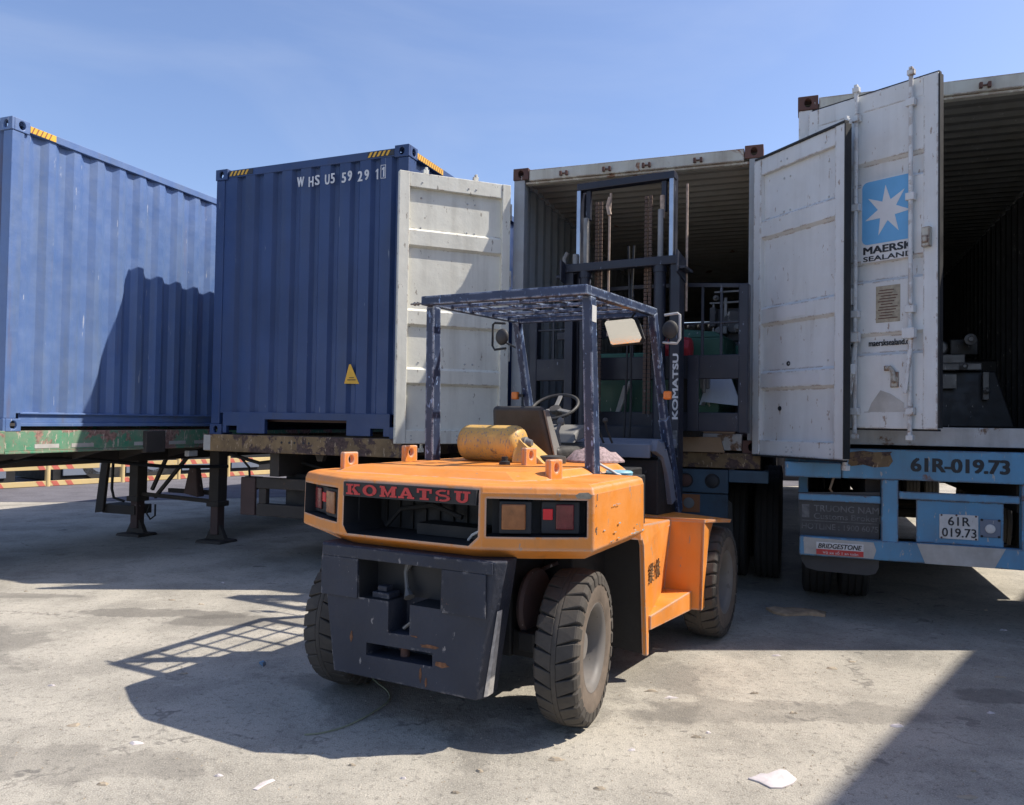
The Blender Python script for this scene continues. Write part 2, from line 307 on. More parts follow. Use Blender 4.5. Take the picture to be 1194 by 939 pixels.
class MB:
    def __init__(s): s.bm = bmesh.new()
    def verts(s, pts): return [s.bm.verts.new(p) for p in pts]
    def face(s, pts): return s.bm.faces.new(s.verts(pts))
    def box(s, x0, x1, y0, y1, z0, z1, M_=None):
        P = [Vector(p) for p in ((x0, y0, z0), (x1, y0, z0), (x1, y1, z0), (x0, y1, z0), (x0, y0, z1), (x1, y0, z1), (x1, y1, z1), (x0, y1, z1))]
        if M_ is not None: P = [M_ @ p for p in P]
        v = s.verts(P)
        for f in ((0, 3, 2, 1), (4, 5, 6, 7), (0, 1, 5, 4), (1, 2, 6, 5), (2, 3, 7, 6), (3, 0, 4, 7)):
            s.bm.faces.new([v[i] for i in f])
        return s
    def hexa(s, P):
        v = s.verts(P)
        for f in ((0, 3, 2, 1), (4, 5, 6, 7), (0, 1, 5, 4), (1, 2, 6, 5), (2, 3, 7, 6), (3, 0, 4, 7)):
            s.bm.faces.new([v[i] for i in f])
        return s
    def bar(s, p0, p1, w_, h_, up=(0, 0, 1)):
        p0 = Vector(p0); p1 = Vector(p1); d = (p1 - p0); L = d.length; d.normalize()
        up = Vector(up)
        if abs(d.dot(up)) > .98: up = Vector((0, 1, 0))
        a = d.cross(up).normalized(); b = a.cross(d).normalized()
        mm = Matrix(((a.x, d.x, b.x, p0.x), (a.y, d.y, b.y, p0.y), (a.z, d.z, b.z, p0.z), (0, 0, 0, 1)))
        return s.box(-w_ / 2, w_ / 2, 0, L, -h_ / 2, h_ / 2, mm)
    def prism(s, pts, axis, a, b):
        # pts 2D list; axis 'x': (y,z), 'y': (x,z), 'z': (x,y)
        def P(p, t):
            return {'x': (t, p[0], p[1]), 'y': (p[0], t, p[1]), 'z': (p[0], p[1], t)}[axis]
        A = s.verts([P(p, a) for p in pts]); B = s.verts([P(p, b) for p in pts]); n = len(pts)
        s.bm.faces.new(A); s.bm.faces.new(B[::-1])
        for i in range(n): s.bm.faces.new((A[i], B[i], B[(i + 1) % n], A[(i + 1) % n]))
        return s
    def tube(s, path, r, n=8, cap=True):
        path = [Vector(p) for p in path]; rings = []
        prev = None
        for i, p in enumerate(path):
            d = (path[min(i + 1, len(path) - 1)] - path[max(i - 1, 0)]).normalized()
            if prev is None:
                up = Vector((0, 0, 1)) if abs(d.z) < .9 else Vector((1, 0, 0))
                a = d.cross(up).normalized()
            else:
                a = (prev - d * prev.dot(d))
                a = a.normalized() if a.length > 1e-6 else d.orthogonal().normalized()
            prev = a; b = d.cross(a)
            rr = r[i] if isinstance(r, (list, tuple)) else r
            rings.append(s.verts([p + (a * math.cos(t) + b * math.sin(t)) * rr for t in [2 * PI * j / n for j in range(n)]]))
        for q in range(len(rings) - 1):
            for j in range(n): s.bm.faces.new((rings[q][j], rings[q][(j + 1) % n], rings[q + 1][(j + 1) % n], rings[q + 1][j]))
        if cap: s.bm.faces.new(rings[0][::-1]); s.bm.faces.new(rings[-1])
        return s
    def lathe(s, prof, c, axis='x', n=32, closed=False, M_=None):
        # prof: list of (a, r): a along axis
        c = Vector(c); rings = []
        for a, r in prof:
            ring = []
            for j in range(n):
                t = 2 * PI * j / n; q = (math.cos(t) * r, math.sin(t) * r)
                p = {'x': Vector((a, q[0], q[1])), 'y': Vector((q[0], a, q[1])), 'z': Vector((q[0], q[1], a))}[axis]
                if M_ is not None: p = M_ @ p
                ring.append(s.bm.verts.new(c + p))
            rings.append(ring)
        k = len(rings)
        for q in range(k if closed else k - 1):
            A = rings[q]; B = rings[(q + 1) % k]
            for j in range(n): s.bm.faces.new((A[j], A[(j + 1) % n], B[(j + 1) % n], B[j]))
        if not closed:
            if prof[0][1] > 1e-4: s.bm.faces.new(rings[0][::-1])
            if prof[-1][1] > 1e-4: s.bm.faces.new(rings[-1])
        return s
    def holed(s, x0, x1, z0, z1, cx, cz, rx, rz, y0, y1, fn):
        # plate in the x-z plane with an oval hole, thickness y0..y1; fn maps (x,y,z) -> point
        n = 16; out = []; inn = []
        for j in range(n):
            t = 2 * PI * (j + .5) / n; dx, dz = math.cos(t), math.sin(t)
            inn.append((cx + dx * rx, cz + dz * rz))
            kx = ((x1 if dx > 0 else x0) - cx) / dx; kz = ((z1 if dz > 0 else z0) - cz) / dz
            q = min(kx, kz); out.append((cx + dx * q, cz + dz * q))
        # snap nearest to corners
        for cxr, czr in ((x0, z0), (x1, z0), (x1, z1), (x0, z1)):
            i = min(range(n), key=lambda i: (out[i][0] - cxr) ** 2 + (out[i][1] - czr) ** 2); out[i] = (cxr, czr)
        V = [[s.bm.verts.new(fn(p[0], y, p[1])) for p in L] for y in (y0, y1) for L in (out, inn)]
        for j in range(n):
            a, b = j, (j + 1) % n
            s.bm.faces.new((V[0][a], V[0][b], V[1][b], V[1][a])); s.bm.faces.new((V[2][b], V[2][a], V[3][a], V[3][b]))
            s.bm.faces.new((V[1][a], V[1][b], V[3][b], V[3][a])); s.bm.faces.new((V[0][b], V[0][a], V[2][a], V[2][b]))
        return s
    def sphere(s, c, r, sx=1, sy=1, sz=1, n=2):
        res = bmesh.ops.create_icosphere(s.bm, subdivisions=n, radius=r)
        for v in res['verts']: v.co = Vector((v.co.x * sx, v.co.y * sy, v.co.z * sz)) + Vector(c)
        return s
    def xf(s, M_):
        bmesh.ops.transform(s.bm, matrix=M_, verts=s.bm.verts[:]); return s
    def build(s, name, mat, parent=None, bevel=0.0, smooth=False, solid=0.0, segs=2):
        bmesh.ops.recalc_face_normals(s.bm, faces=s.bm.faces[:])
        me = bpy.data.meshes.new(name); s.bm.to_mesh(me); s.bm.free()
        o = bpy.data.objects.new(name, me); COL.objects.link(o)
        me.materials.append(mat)
        if parent is not None: o.parent = parent
        if solid:
            md = o.modifiers.new('solid', 'SOLIDIFY'); md.thickness = solid; md.offset = 0
        if bevel:
            md = o.modifiers.new('bevel', 'BEVEL'); md.width = bevel; md.segments = segs; md.limit_method = 'ANGLE'; md.angle_limit = R(40)
            md.harden_normals = False
        shade(o, smooth)
        return o

def thing(name, label, cat, loc=(0, 0, 0), rz=0.0, group=None):
    o = bpy.data.objects.new(name, None); COL.objects.link(o); o.empty_display_size = .3
    o.location = loc; o.rotation_euler = (0, 0, rz); o['label'] = label; o['category'] = cat
    if group: o['group'] = group
    return o
def tag(o, label, cat, group=None):
    o['label'] = label; o['category'] = cat
    if group: o['group'] = group
    return o
def struct(o, kind='structure'):
    o['kind'] = kind; return o

def text(name, s_, mat, parent, O, ax, ay, w_, h_, bold=0.0, depth=.0015, spacing=1.0, shear=0.0):
    """lettering fitted into a w_ x h_ box whose lower left corner is O; ax, ay unit vectors.
    bold thickens the strokes with slightly shifted copies, each a hair prouder than the last"""
    cu = bpy.data.curves.new(name, 'FONT'); cu.body = s_; cu.size = 1; cu.extrude = .01; cu.space_character = spacing; cu.shear = shear
    cu.resolution_u = 3
    t = bpy.data.objects.new(name, cu); COL.objects.link(t)
    bpy.context.view_layer.update()
    dg = bpy.context.evaluated_depsgraph_get()
    me = bpy.data.meshes.new_from_object(t.evaluated_get(dg))
    bpy.data.objects.remove(t); bpy.data.curves.remove(cu)
    xs = [v.co.x for v in me.vertices]; ys = [v.co.y for v in me.vertices]
    if not xs: return None
    x0, x1, y0, y1 = min(xs), max(xs), min(ys), max(ys)
    O = Vector(O); ax = Vector(ax).normalized(); ay = Vector(ay).normalized(); n = ax.cross(ay)
    src = [v.co.copy() for v in me.vertices]; fs = [tuple(p.vertices) for p in me.polygons]; bpy.data.meshes.remove(me)
    sh = [(0, 0)] if bold <= 0 else [(-1, -.5), (-1, .5), (0, 0), (1, -.5), (1, .5)]
    V = []; F = []
    for i, (dx, dy) in enumerate(sh):
        off = len(V); mx = bold; W2 = w_ - 2 * mx * h_; H2 = h_ - mx * h_
        for co in src:
            V.append(O + ax * (mx * h_ * (1 + dx) + (co.x - x0) / (x1 - x0) * W2) + ay * (mx * h_ * (.5 + dy) + (co.y - y0) / (y1 - y0) * H2) + n * ((depth + i * .00025) if co.z > 0 else -depth * .3 + i * .0001))
        F += [tuple(off + q for q in f) for f in fs]
    m2 = bpy.data.meshes.new(name); m2.from_pydata([tuple(v) for v in V], [], F); m2.update()
    m2.materials.append(mat)
    o = bpy.data.objects.new(name, m2); COL.objects.link(o); o.parent = parent
    return o

# ------------------------------------------------------------------ ground
def ground():
    b = MB(); b.face([(-400, -120, 0), (400, -120, 0), (400, 900, 0), (-400, 900, 0)])
    struct(b.build('ground', M['ground']))
    # asphalt lane behind the parked trailers
    b = MB(); b.face([(-60, 10.6, .004), (-8.3, 14.1, .004), (14, 23.2, .004), (14, 60, .004), (-60, 60, .004)])
    struct(b.build('road', M['road']))
ground()

# ------------------------------------------------------------------ shipping containers
def corrug(length, pitch, depth, start=0.0):
    """trapezoid profile: list of (s, d)"""
    out = [(start, 0)]; s_ = start
    f = pitch * .26; t = pitch * .24
    while s_ + pitch <= length + 1e-6:
        out += [(s_ + f, 0), (s_ + f + t, depth), (s_ + f + t + f, depth), (s_ + pitch, 0)]
        s_ += pitch
    if out[-1][0] < length - .001: out.append((length, 0))
    return out

def casting(parent, mat, x, y, z, W, L, H):
    """corner casting with its three oval apertures; x,y,z in {0,1} corner flags"""
    cw, cl, ch, t = .165, .18, .12, .028
    x0 = -.004 if x == 0 else W - cw + .004; y0 = -.004 if y == 0 else L - cl + .004; z0 = -.012 if z == 0 else H - ch + .012
    b = MB()
    # end plate (faces -y or +y)
    ys = (y0, y0 + t) if y == 0 else (y0 + cl - t, y0 + cl)
    b.holed(x0, x0 + cw, z0, z0 + ch, x0 + cw * .5, z0 + ch * .5, .03, .038, ys[0], ys[1], lambda a, q, c: (a, q, c))
    # side plate (faces -x or +x)
    xs = (x0 + .0005, x0 + t) if x == 0 else (x0 + cw - t, x0 + cw - .0005)
    ya, yb = (y0 + t, y0 + cl) if y == 0 else (y0, y0 + cl - t)
    b.holed(ya, yb, z0, z0 + ch, (ya + yb) / 2, z0 + ch * .5, .034, .04, xs[0], xs[1], lambda a, q, c: (q, a, c))
    xa, xb = (x0 + t, x0 + cw) if x == 0 else (x0, x0 + cw - t)
    zs = (z0 + .0005, z0 + t) if z == 0 else (z0 + ch - t, z0 + ch - .0005)
    b.box(xa, xb, ya, yb, zs[0], zs[1])
    b.build('corner_casting', mat, parent, bevel=.006)

def leaf(parent, name, hinge, free, z0, z1, inner_sign, mat, rods=True, hmat=None, gasket=True, bands=True, label=None):
    """door leaf from hinge to free (2D container-local points). Local frame: X along width, Y = inner side direction."""
    hx, hy = hinge; fx, fy = free; w_ = math.hypot(fx - hx, fy - hy)
    ex = Vector(((fx - hx) / w_, (fy - hy) / w_, 0)); ey = Vector((-ex.y, ex.x, 0)) * inner_sign; h = z1 - z0
    Mx = Matrix(((ex.x, ey.x, 0, hx), (ex.y, ey.y, 0, hy), (0, 0, 1, z0), (0, 0, 0, 1)))
    t = .045
    b = MB()
    # panel skin with horizontal swages that stand out on the inside and sink in on the outside
    fr = [(0, 0)]
    for a, c in ((.215, .268), (.512, .560), (.728, .776)):
        a0, a1 = 1 - c, 1 - a
        fr = fr
    sw = sorted([(1 - c, 1 - a) for a, c in ((.215, .268), (.512, .560), (.728, .776))])
    prof = [(.04 * h, -.002)]
    for a, c in sw:
        prof += [(a * h - .025, -.002), (a * h, .032), (c * h, .032), (c * h + .025, -.002)]
    prof += [(h * .955, -.002)]
    v0 = .085; v1 = w_ - .10
    rows = [[b.bm.verts.new((x, d, z)) for z, d in prof] for x in (v0, v1)]
    rows2 = [[b.bm.verts.new((x, d - .006, z)) for z, d in prof] for x in (v0, v1)]
    for i in range(len(prof) - 1):
        b.bm.faces.new((rows[0][i], rows[1][i], rows[1][i + 1], rows[0][i + 1]))
        b.bm.faces.new((rows2[1][i], rows2[0][i], rows2[0][i + 1], rows2[1][i + 1]))
    b.xf(Mx); 
    door = b.build(name, mat, parent, smooth=False)
    if label: door['label'] = label
    b = MB()
    b.box(0, .09, -.012, t, 0, h); b.box(w_ - .105, w_, -.012, t, 0, h)
    b.box(.09, w_ - .105, -.011, t - .008, 0, .05 * h); b.box(.09, w_ - .105, -.011, t - .008, h * .945, h)
    b.xf(Mx).build('door_frame', mat, door, bevel=.006)
    # rivets on the inner face
    b = MB()
    for zz in (.965, .91, .80, .30):
        for xx in (.32, .39, .80):
            b.lathe([(0, .010), (.006, .006)], (w_ * xx, t - .008 if zz > .94 else (.0 if zz != .80 else .0), h * zz), 'y', 8)
    for zz in (.03, .015):
        for xx in (.4, .46, .86): b.lathe([(0, .009), (.005, .005)], (w_ * xx, t - .008, h * zz), 'y', 8)
    b.xf(Mx).build('rivet', M['rusty_sill'], door)
    if gasket:
        b = MB(); b.box(w_, w_ + .012, -.006, t + .012, .01, h - .01); b.box(.02, w_, .008, t + .008, h, h + .016); b.box(.02, w_, .008, t + .008, -.014, 0)
        b.xf(Mx).build('gasket', M['black'], door)
    # hinges
    for zz in (.09, .35, .64, .90):
        b = MB(); b.tube([(-.018, -.006, h * zz - .08), (-.018, -.006, h * zz + .08)], .016, 10)
        b.box(-.018, .10, -.024, -.0135, h * zz - .06, h * zz + .06)
        b.xf(Mx).build('hinge', hmat or mat, door)
    if rods:
        for xx in rods:
            X = w_ * xx
            b = MB(); b.tube([(X, -.045, -.07), (X, -.045, h + .07)], .0165, 12)
            for zz in (-.065, h + .04): b.box(X - .022, X + .03, -.07, -.03, zz - .02, zz + .02); b.box(X - .012, X + .014, -.062, -.03, zz + .02, zz + .045)
            for zz in (.05, .34, .66, .93):
                b.box(X - .032, X + .032, -.068, -.0135, h * zz - .028, h * zz + .028)
            rod = b.xf(Mx).build('lock_rod', mat, door, bevel=.003, smooth=True)
            b = MB(); b.bar((X + .02, -.07, h * .26), (X - .02, -.085, h * .10), .03, .012); b.box(X - .04, X + .05, -.10, -.05, h * .255, h * .285)
            b.xf(Mx).build('lock_handle', mat, door, bevel=.003)
    return door, Mx, w_, h

def container(label, loc, ang, W, L, H, mat, front='blank', cast=None, rail=None, inside=None, post=None, sill=None, ceil=None):
    root = thing('shipping_container', label, 'container', loc, ang)
    cast = cast or mat; rail = rail or mat; post = post or mat; sill = sill or mat
    for x in (0, 1):
        for y in (0, 1):
            for z in (0, 1): casting(root, cast, x, y, z, W, L, H)
    # posts
    for x in (0, 1):
        for y in (0, 1):
            xa, xb = (.004, .12) if x == 0 else (W - .12, W - .004)
            ya, yb = (.006, .13) if y == 0 else (L - .13, L - .006)
            b = MB(); b.box(xa, xb, ya, yb, .108, H - .108); b.build('corner_post', post, root, bevel=.008)
    # side rails
    for x in (0, 1):
        xa, xb = (.010, .07) if x == 0 else (W - .07, W - .010)
        b = MB(); b.box(xa, xb, .176, L - .176, H - .085, H - .012); b.build('top_rail', mat, root, bevel=.005)
        b = MB(); b.box(xa, xb, .176, L - .176, .035, .07)
        b.box(xa + .022, xa + .034, .176, L - .176, .07, .17); b.box(xa, xb, .176, L - .176, .150, .165)
        b.build('bottom_rail', mat, root, bevel=.004)
    # side walls
    for x in (0, 1):
        pr = corrug(L - .25, .278, .036, 0)
        b = MB(); sgn = 1 if x == 0 else -1; xo = .028 if x == 0 else W - .028
        A = [b.bm.verts.new((xo + sgn * d, .125 + s_, .160)) for s_, d in pr]
        B = [b.bm.verts.new((xo + sgn * d, .125 + s_, H - .05)) for s_, d in pr]
        for i in range(len(pr) - 1): b.bm.faces.new((A[i], A[i + 1], B[i + 1], B[i]))
        b.build('side_wall', inside if inside else mat, root, solid=.004)
    # roof : ribs across
    pr = corrug(L - .2, .209, .030, 0)
    b = MB()
    A = [b.bm.verts.new((.05, .10 + s_, H - .03 - d)) for s_, d in pr]; B = [b.bm.verts.new((W - .05, .10 + s_, H - .03 - d)) for s_, d in pr]
    for i in range(len(pr) - 1): b.bm.faces.new((A[i], A[i + 1], B[i + 1], B[i]))
    b.build('roof', (ceil or M['inner_roof']) if inside else mat, root, solid=.004)
    # floor
    b = MB(); b.box(.07, W - .07, .16, L - .12, .14, .165); b.build('floor', M['timber'] if False else M['under_brown'], root)
    # far end wall
    pr = corrug(W - .2, .25, .04, 0)
    b = MB(); A = [b.bm.verts.new((.10 + s_, L - .06 - d, .1)) for s_, d in pr]; B = [b.bm.verts.new((.10 + s_, L - .06 - d, H - .06)) for s_, d in pr]
    for i in range(len(pr) - 1): b.bm.faces.new((A[i], A[i + 1], B[i + 1], B[i]))
    b.build('end_wall', inside or mat, root, solid=.004)
    if front == 'blank':
        b = MB(); b.box(.166, W - .166, .012, .075, H - .090, H - .008); b.build('front_header', mat, root, bevel=.006)
        # bottom sill with gooseneck recess and two pockets
        b = MB(); g0, g1 = .735, 1.765; zb = .012
        b.prism([(.166, zb), (.215, zb), (.215, .09), (.36, .09), (.36, zb), (g0 - .10, zb), (g0 - .10, zb), (g0, zb), (g0, .165), (g1, .165), (g1, zb), (2.05, zb), (2.05, .09), (2.20, .09), (2.20, zb), (W - .166, zb), (W - .166, .24), (.166, .24)][:6] +
                [(g0, zb), (g0, .165), (g1, .165), (g1, zb), (2.05, zb), (2.05, .09), (2.20, .09), (2.20, zb), (W - .166, zb), (W - .166, .24), (.166, .24)], 'y', .010, .06)
        b.build('front_sill', mat, root, bevel=.004)
        # corrugated front: wide raised panels, narrow recesses
        b = MB(); xs = []; x = .12; p = (W - .24) / 9.0
        pr = [(x, .02)]
        for i in range(9):
            a = x + i * p
            pr += [(a + .005, .02) if i == 0 else (a, .06), (a + .035, .02), (a + p - .085, .02), (a + p - .05, .06)]
        pr.append((W - .12, .06)); pr = [pr[0]] + pr[2:]
        A = [b.bm.verts.new((s_, d, .23)) for s_, d in pr]; B = [b.bm.verts.new((s_, d, H - .088)) for s_, d in pr]
        for i in range(len(pr) - 1): b.bm.faces.new((A[i], A[i + 1], B[i + 1], B[i]))
        b.build('front_wall', mat, root, solid=.004)
        for x0, x1 in ((.176, .50), (1.955, 2.262)):
            stripes(root, x0, x1, H)
    else:
        b = MB(); b.box(.166, W - .166, .004, .11, H - .125, H - .010)
        b.box(.12, W - .12, .03, .10, H - .15, H - .1255); b.build('door_header', rail, root, bevel=.005)
        b = MB()
        for fx in (.22, .40, .56, .76):
            for dx in (-.03, .03): b.box(W * fx + dx - .012, W * fx + dx + .012, -.03, .004, H - .105, H - .06)
            b.box(W * fx - .04, W * fx + .04, -.012, .004, H - .085, H - .075)
        b.build('cam_keeper', M['rust'], root, bevel=.004)
        b = MB(); b.box(.166, W - .166, .004, .14, .012, .165); b.build('door_sill', sill, root, bevel=.006)
    return root

def stripes(root, x0, x1, H):
    b = MB(); b.box(x0, x1, .008, .0115, H - .075, H - .020); o = b.build('hazard_marking', M['hazard_k'], root)
    b = MB(); x = x0 + .005
    while x < x1 - .06:
        b.prism([(x, H - .073), (x + .026, H - .073), (x + .056, H - .022), (x + .030, H - .022)], 'y', .0055, .0078); x += .052
    b.build('hazard_stripe', M['hazard_y'], o)
def stripes_side(root, W, y0, y1, H):
    b = MB(); b.box(W - .0100, W - .0078, y0, y1, H - .078, H - .018); o = b.build('hazard_marking', M['hazard_y'], root)
    b = MB(); y = y0 + .01
    while y < y1 - .05:
        b.prism([(y, H - .076), (y + .012, H - .076), (y + .036, H - .020), (y + .024, H - .020)], 'x', W - .0078, W - .0055); y += .045
    b.build('hazard_stripe', M['orange_dirty'], o)

def frame_pt(o, a, du, dv, z=0):
    return Vector((o[0] + math.cos(a) * du - math.sin(a) * dv, o[1] + math.sin(a) * du + math.cos(a) * dv, z))
def to_frame(o, a, p):
    dx, dy = p[0] - o[0], p[1] - o[1]
    return (math.cos(a) * dx + math.sin(a) * dy, -math.sin(a) * dx + math.cos(a) * dy)

HC = 2.90; WC = 2.438
A1 = -.3545; F1R = (-4.666, 7.066); O1 = tuple(frame_pt(F1R, A1, -WC, 0))[:2]
A2 = -.388; O2 = (-3.314, 8.467)
A3 = -.344; O3 = (-.02, 7.83)
A4 = -.362; O4 = (2.438, 6.601)
Z1, Z2, Z3, Z4 = 1.46, 1.43, 1.365, 1.457
c1 = container('faded blue container on the green trailer, only its corrugated side seen at the left edge', (*O1, Z1), A1, WC, 12.19, HC, M['blue_faded'])
stripes_side(c1, WC, .19, .46, HC)
c2 = container('dark blue container end-on with white serial letters and a yellow triangle sticker', (*O2, Z2), A2, WC, 12.19, HC, M['blue_dark'])
stripes_side(c2, WC, .19, .75, HC)
c3 = container('open rusty-framed container with the forklift mast raised in front of its mouth', (*O3, Z3), A3, 2.43, 12.19, 2.82, M['grey_door'], 'open', M['rust'], M['rusty_white'], M['inner_wall'], M['inner_wall'], M['rusty_sill'])
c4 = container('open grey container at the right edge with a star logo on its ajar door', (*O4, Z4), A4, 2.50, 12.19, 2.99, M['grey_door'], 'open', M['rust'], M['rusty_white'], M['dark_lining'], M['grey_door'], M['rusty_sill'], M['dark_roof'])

# serial lettering on the dark blue container, one group per raised panel
FX = (1, 0, 0); FZ = (0, 0, 1)
tx = [('W', 1.085, 1.175, 2.618, .105), ('H', 1.232, 1.295, 2.606, .105), ('S', 1.312, 1.372, 2.616, .105), ('U', 1.437, 1.497, 2.608, .105), ('5', 1.508, 1.560, 2.614, .105),
      ('5', 1.643, 1.698, 2.606, .105), ('9', 1.715, 1.770, 2.618, .105), ('2', 1.838, 1.895, 2.60, .105), ('9', 1.918, 1.972, 2.606, .105), ('1', 2.050, 2.078, 2.60, .105), ('1', 2.125, 2.150, 2.618, .10)]
for s_, xa, xb, z, h in tx:
    if s_ == '1':
        xm = (xa + xb) / 2; b = MB(); b.prism([(xm, z), (xm + .016, z), (xm + .016, z + h), (xm + .004, z + h), (xm - .014, z + h - .018), (xm - .014, z + h - .032), (xm, z + h - .022)], 'y', .0150, .0178)
        b.build('serial_letter', M['white_mark'], c2)
    else: text('serial_letter', s_, M['white_mark'], c2, (xa, .0165, z), FX, FZ, xb - xa, h, .04)
b = MB()
for x0, x1, z0, z1 in ((2.108, 2.168, 2.733, 2.739), (2.108, 2.168, 2.602, 2.608), (2.108, 2.114, 2.608, 2.733), (2.162, 2.168, 2.608, 2.733)): b.box(x0, x1, .0150, .0178, z0, z1)
b.build('check_digit_frame', M['white_mark'], c2)
b = MB(); b.prism([(1.727, .542), (1.905, .538), (1.800, .738), (1.782, .738)], 'y', .0145, .0175)
tri = b.build('warning_sticker', M['hazard_y'], c2)
b = MB(); b.box(1.765, 1.865, .0120, .0143, .575, .583); b.box(1.785, 1.845, .0120, .0143, .598, .604)
b.build('sticker_print', M['black_mark'], tri)

# doors
def wl(o, a, p): return to_frame(o, a, p)
leaf(c3, 'door', wl(O3, A3, (-.06, 7.79)), wl(O3, A3, (-1.125, 7.35)), 1.385 - Z3, 4.005 - Z3, 1, M['cream_door'], rods=(.3, .75), gasket=False, label='cream door swung back against the dark blue container')
d3, M3, w3, h3 = leaf(c3, 'door', wl(O3, A3, (2.215, 6.99)), wl(O3, A3, (2.635, 6.03)), 1.352 - Z3, 4.015 - Z3, -1, M['grey_door'], rods=(.93,), label='grey door standing out towards the viewer with taped swages')
# tape patches and holes on that door
b = MB()
b.box(.30, .62, .0325, .0345, h3 * .448, h3 * .486); b.xf(M3).build('tape_patch', M['sticker_white'], d3)
b = MB(); b.box(.24, .78, .0325, .0345, h3 * .229, h3 * .262); b.xf(M3).build('tape_patch', M['sticker_white'], d3)
b = MB(); b.lathe([(0, .022), (.004, .02)], (.40, .000, h3 * .30), 'y', 12); b.lathe([(0, .022), (.004, .02)], (.30, .000, h3 * .155), 'y', 12)
b.xf(M3).build('vent_hole', M['black_mark'], d3)
d4, M4, w4, h4 = leaf(c4, 'door', wl(O4, A4, (2.50, 6.52)), wl(O4, A4, (3.165, 5.72)), 1.605 - Z4, 4.29 - Z4, 1, M['grey_door'], rods=(.415, .825), label='door with star logo, lock rods and serial plate')
# everything on the outer face of that door
def on4(x0, x1, z0, z1, y0, y1, nm, mat, par=None):
    b = MB(); b.box(x0, x1, y0, y1, z0, z1); return b.xf(M4).build(nm, mat, par or d4)
o_ = on4(.462, .845, 1.320, 1.975, -.0120, -.0085, 'logo_sticker', M['sticker_white'])
b = MB(); cx0, cx1, cz0, cz1, rr = .470, .8455, 1.462, 1.965, .045
pts = []
for cx, cz, a0 in ((cx1 - .012, cz1 - .012, 0), (cx0 + rr, cz1 - rr, 90), (cx0 + rr, cz0 + rr, 180), (cx1 - .012, cz0 + .012, 270)):
    q = rr if cx < .6 else .012
    for j in range(5): t = R(a0 + 22.5 * j); pts.append((cx + q * math.cos(t), cz + q * math.sin(t)))
b.prism(pts, 'y', -.0145, -.0125); b.xf(M4).build('logo_field', M['logo_blue'], o_)
b = MB(); pts = []; scx, scz = .668, 1.715
for j in range(14):
    t = PI / 2 + R(4) - PI * j / 7 * 1.0; q = .205 if j % 2 == 0 else .082
    if j == 0: q = .20
    pts.append((scx + q * math.cos(t) * .88, scz + q * math.sin(t)))
b.prism(pts, 'y', -.0170, -.0150); b.xf(M4).build('logo_star', M['sticker_white'], o_)
EX4 = M4.to_3x3() @ Vector((1, 0, 0)); 
text('logo_lettering', 'MAERSK', M['black_mark'], o_, M4 @ Vector((.480, -.0135, 1.385)), EX4, FZ, .385, .060, .06)
text('logo_lettering', 'SEALAND', M['black_mark'], o_, M4 @ Vector((.480, -.0135, 1.328)), EX4, FZ, .388, .040, .04)
text('web_lettering', 'maersksealand.co', M['black_mark'], d4, M4 @ Vector((.512, .0205, .652)), EX4, FZ, .335, .050, .03)
text('web_lettering', 'www', M['black_mark'], d4, M4 @ Vector((.325, .0205, .652)), EX4, FZ, .085, .034, .03)
o_ = on4(.582, .768, .832, 1.120, -.0115, -.0085, 'serial_plate', M['tan_plate'])
b = MB()
for j in range(11):
    z = .86 + j * .022; b.box(.60 + .01 * (j % 3), .75 - .013 * ((j * 7) % 4), -.0130, -.0119, z, z + .008)
b.xf(M4).build('plate_print', M['rust'], o_)
b = MB(); b.tube([(.665, -.02, .47), (.70, -.03, .475), (.725, -.03, .44), (.735, -.03, .36)], .018, 8); b.box(.70, .76, -.022, -.009, .32, .44); b.box(.65, .70, -.022, -.009, .45, .49)
b.xf(M4).build('handle_retainer', M['rusty_white'], d4, bevel=.004)
b = MB(); b.prism([(.49, .05), (.80, .03), (.80, .20), (.70, .27), (.62, .30), (.55, .20)], 'y', -.0105, -.0088)
b.xf(M4).build('bare_patch', M['tr_white'], d4)
b = MB(); b.box(.94, 1.0, -.06, -.0125, 1.37, 1.52); b.box(.95, .99, -.075, -.06, 1.40, 1.45); b.xf(M4).build('hinge_lug', M['rusty_white'], d4, bevel=.006)
on4(.385, .415, .99, 1.12, -.07, -.0125, 'seal_tag', M['plate_white'])

# ------------------------------------------------------------------ wheels
def tyre_lugs(b, R_, w_, n, depth=.022, cx=0.0, slant=.35):
    for side in (-1, 1):
        for j in range(n):
            t0 = 2 * PI * (j + (.5 if side > 0 else 0)) / n; dt = 2 * PI / n * .405
            xa = cx + side * w_ * .055; xb = cx + side * w_ * .44; xc = cx + side * w_ * .5
            sl = slant * 2 * PI / n
            def P(x, t, r): return (x, math.cos(t) * r, math.sin(t) * r)
            r1 = R_; r0 = R_ - depth - .012
            di = dt * 1.19; da = dt * .94
            q = [P(xa, t0 - di + sl, r0), P(xc, t0 - da, r0 - .03), P(xc, t0 + da, r0 - .03), P(xa, t0 + di + sl, r0),
                 P(xa, t0 - di + sl, r1), P(xb, t0 - da, r1 - .014), P(xb, t0 + da, r1 - .014), P(xa, t0 + di + sl, r1)]
            b.hexa(q)
            # shoulder block
            q = [P(xb, t0 - dt, r0 - .03), P(xc + side * .004, t0 - dt, r0 - .045), P(xc + side * .004, t0 + dt, r0 - .045), P(xb, t0 + dt, r0 - .03),
                 P(xb, t0 - dt, r1 - .014), P(xc, t0 - dt * .9, r1 - .036), P(xc, t0 + dt * .9, r1 - .036), P(xb, t0 + dt, r1 - .014)]
            b.hexa(q)

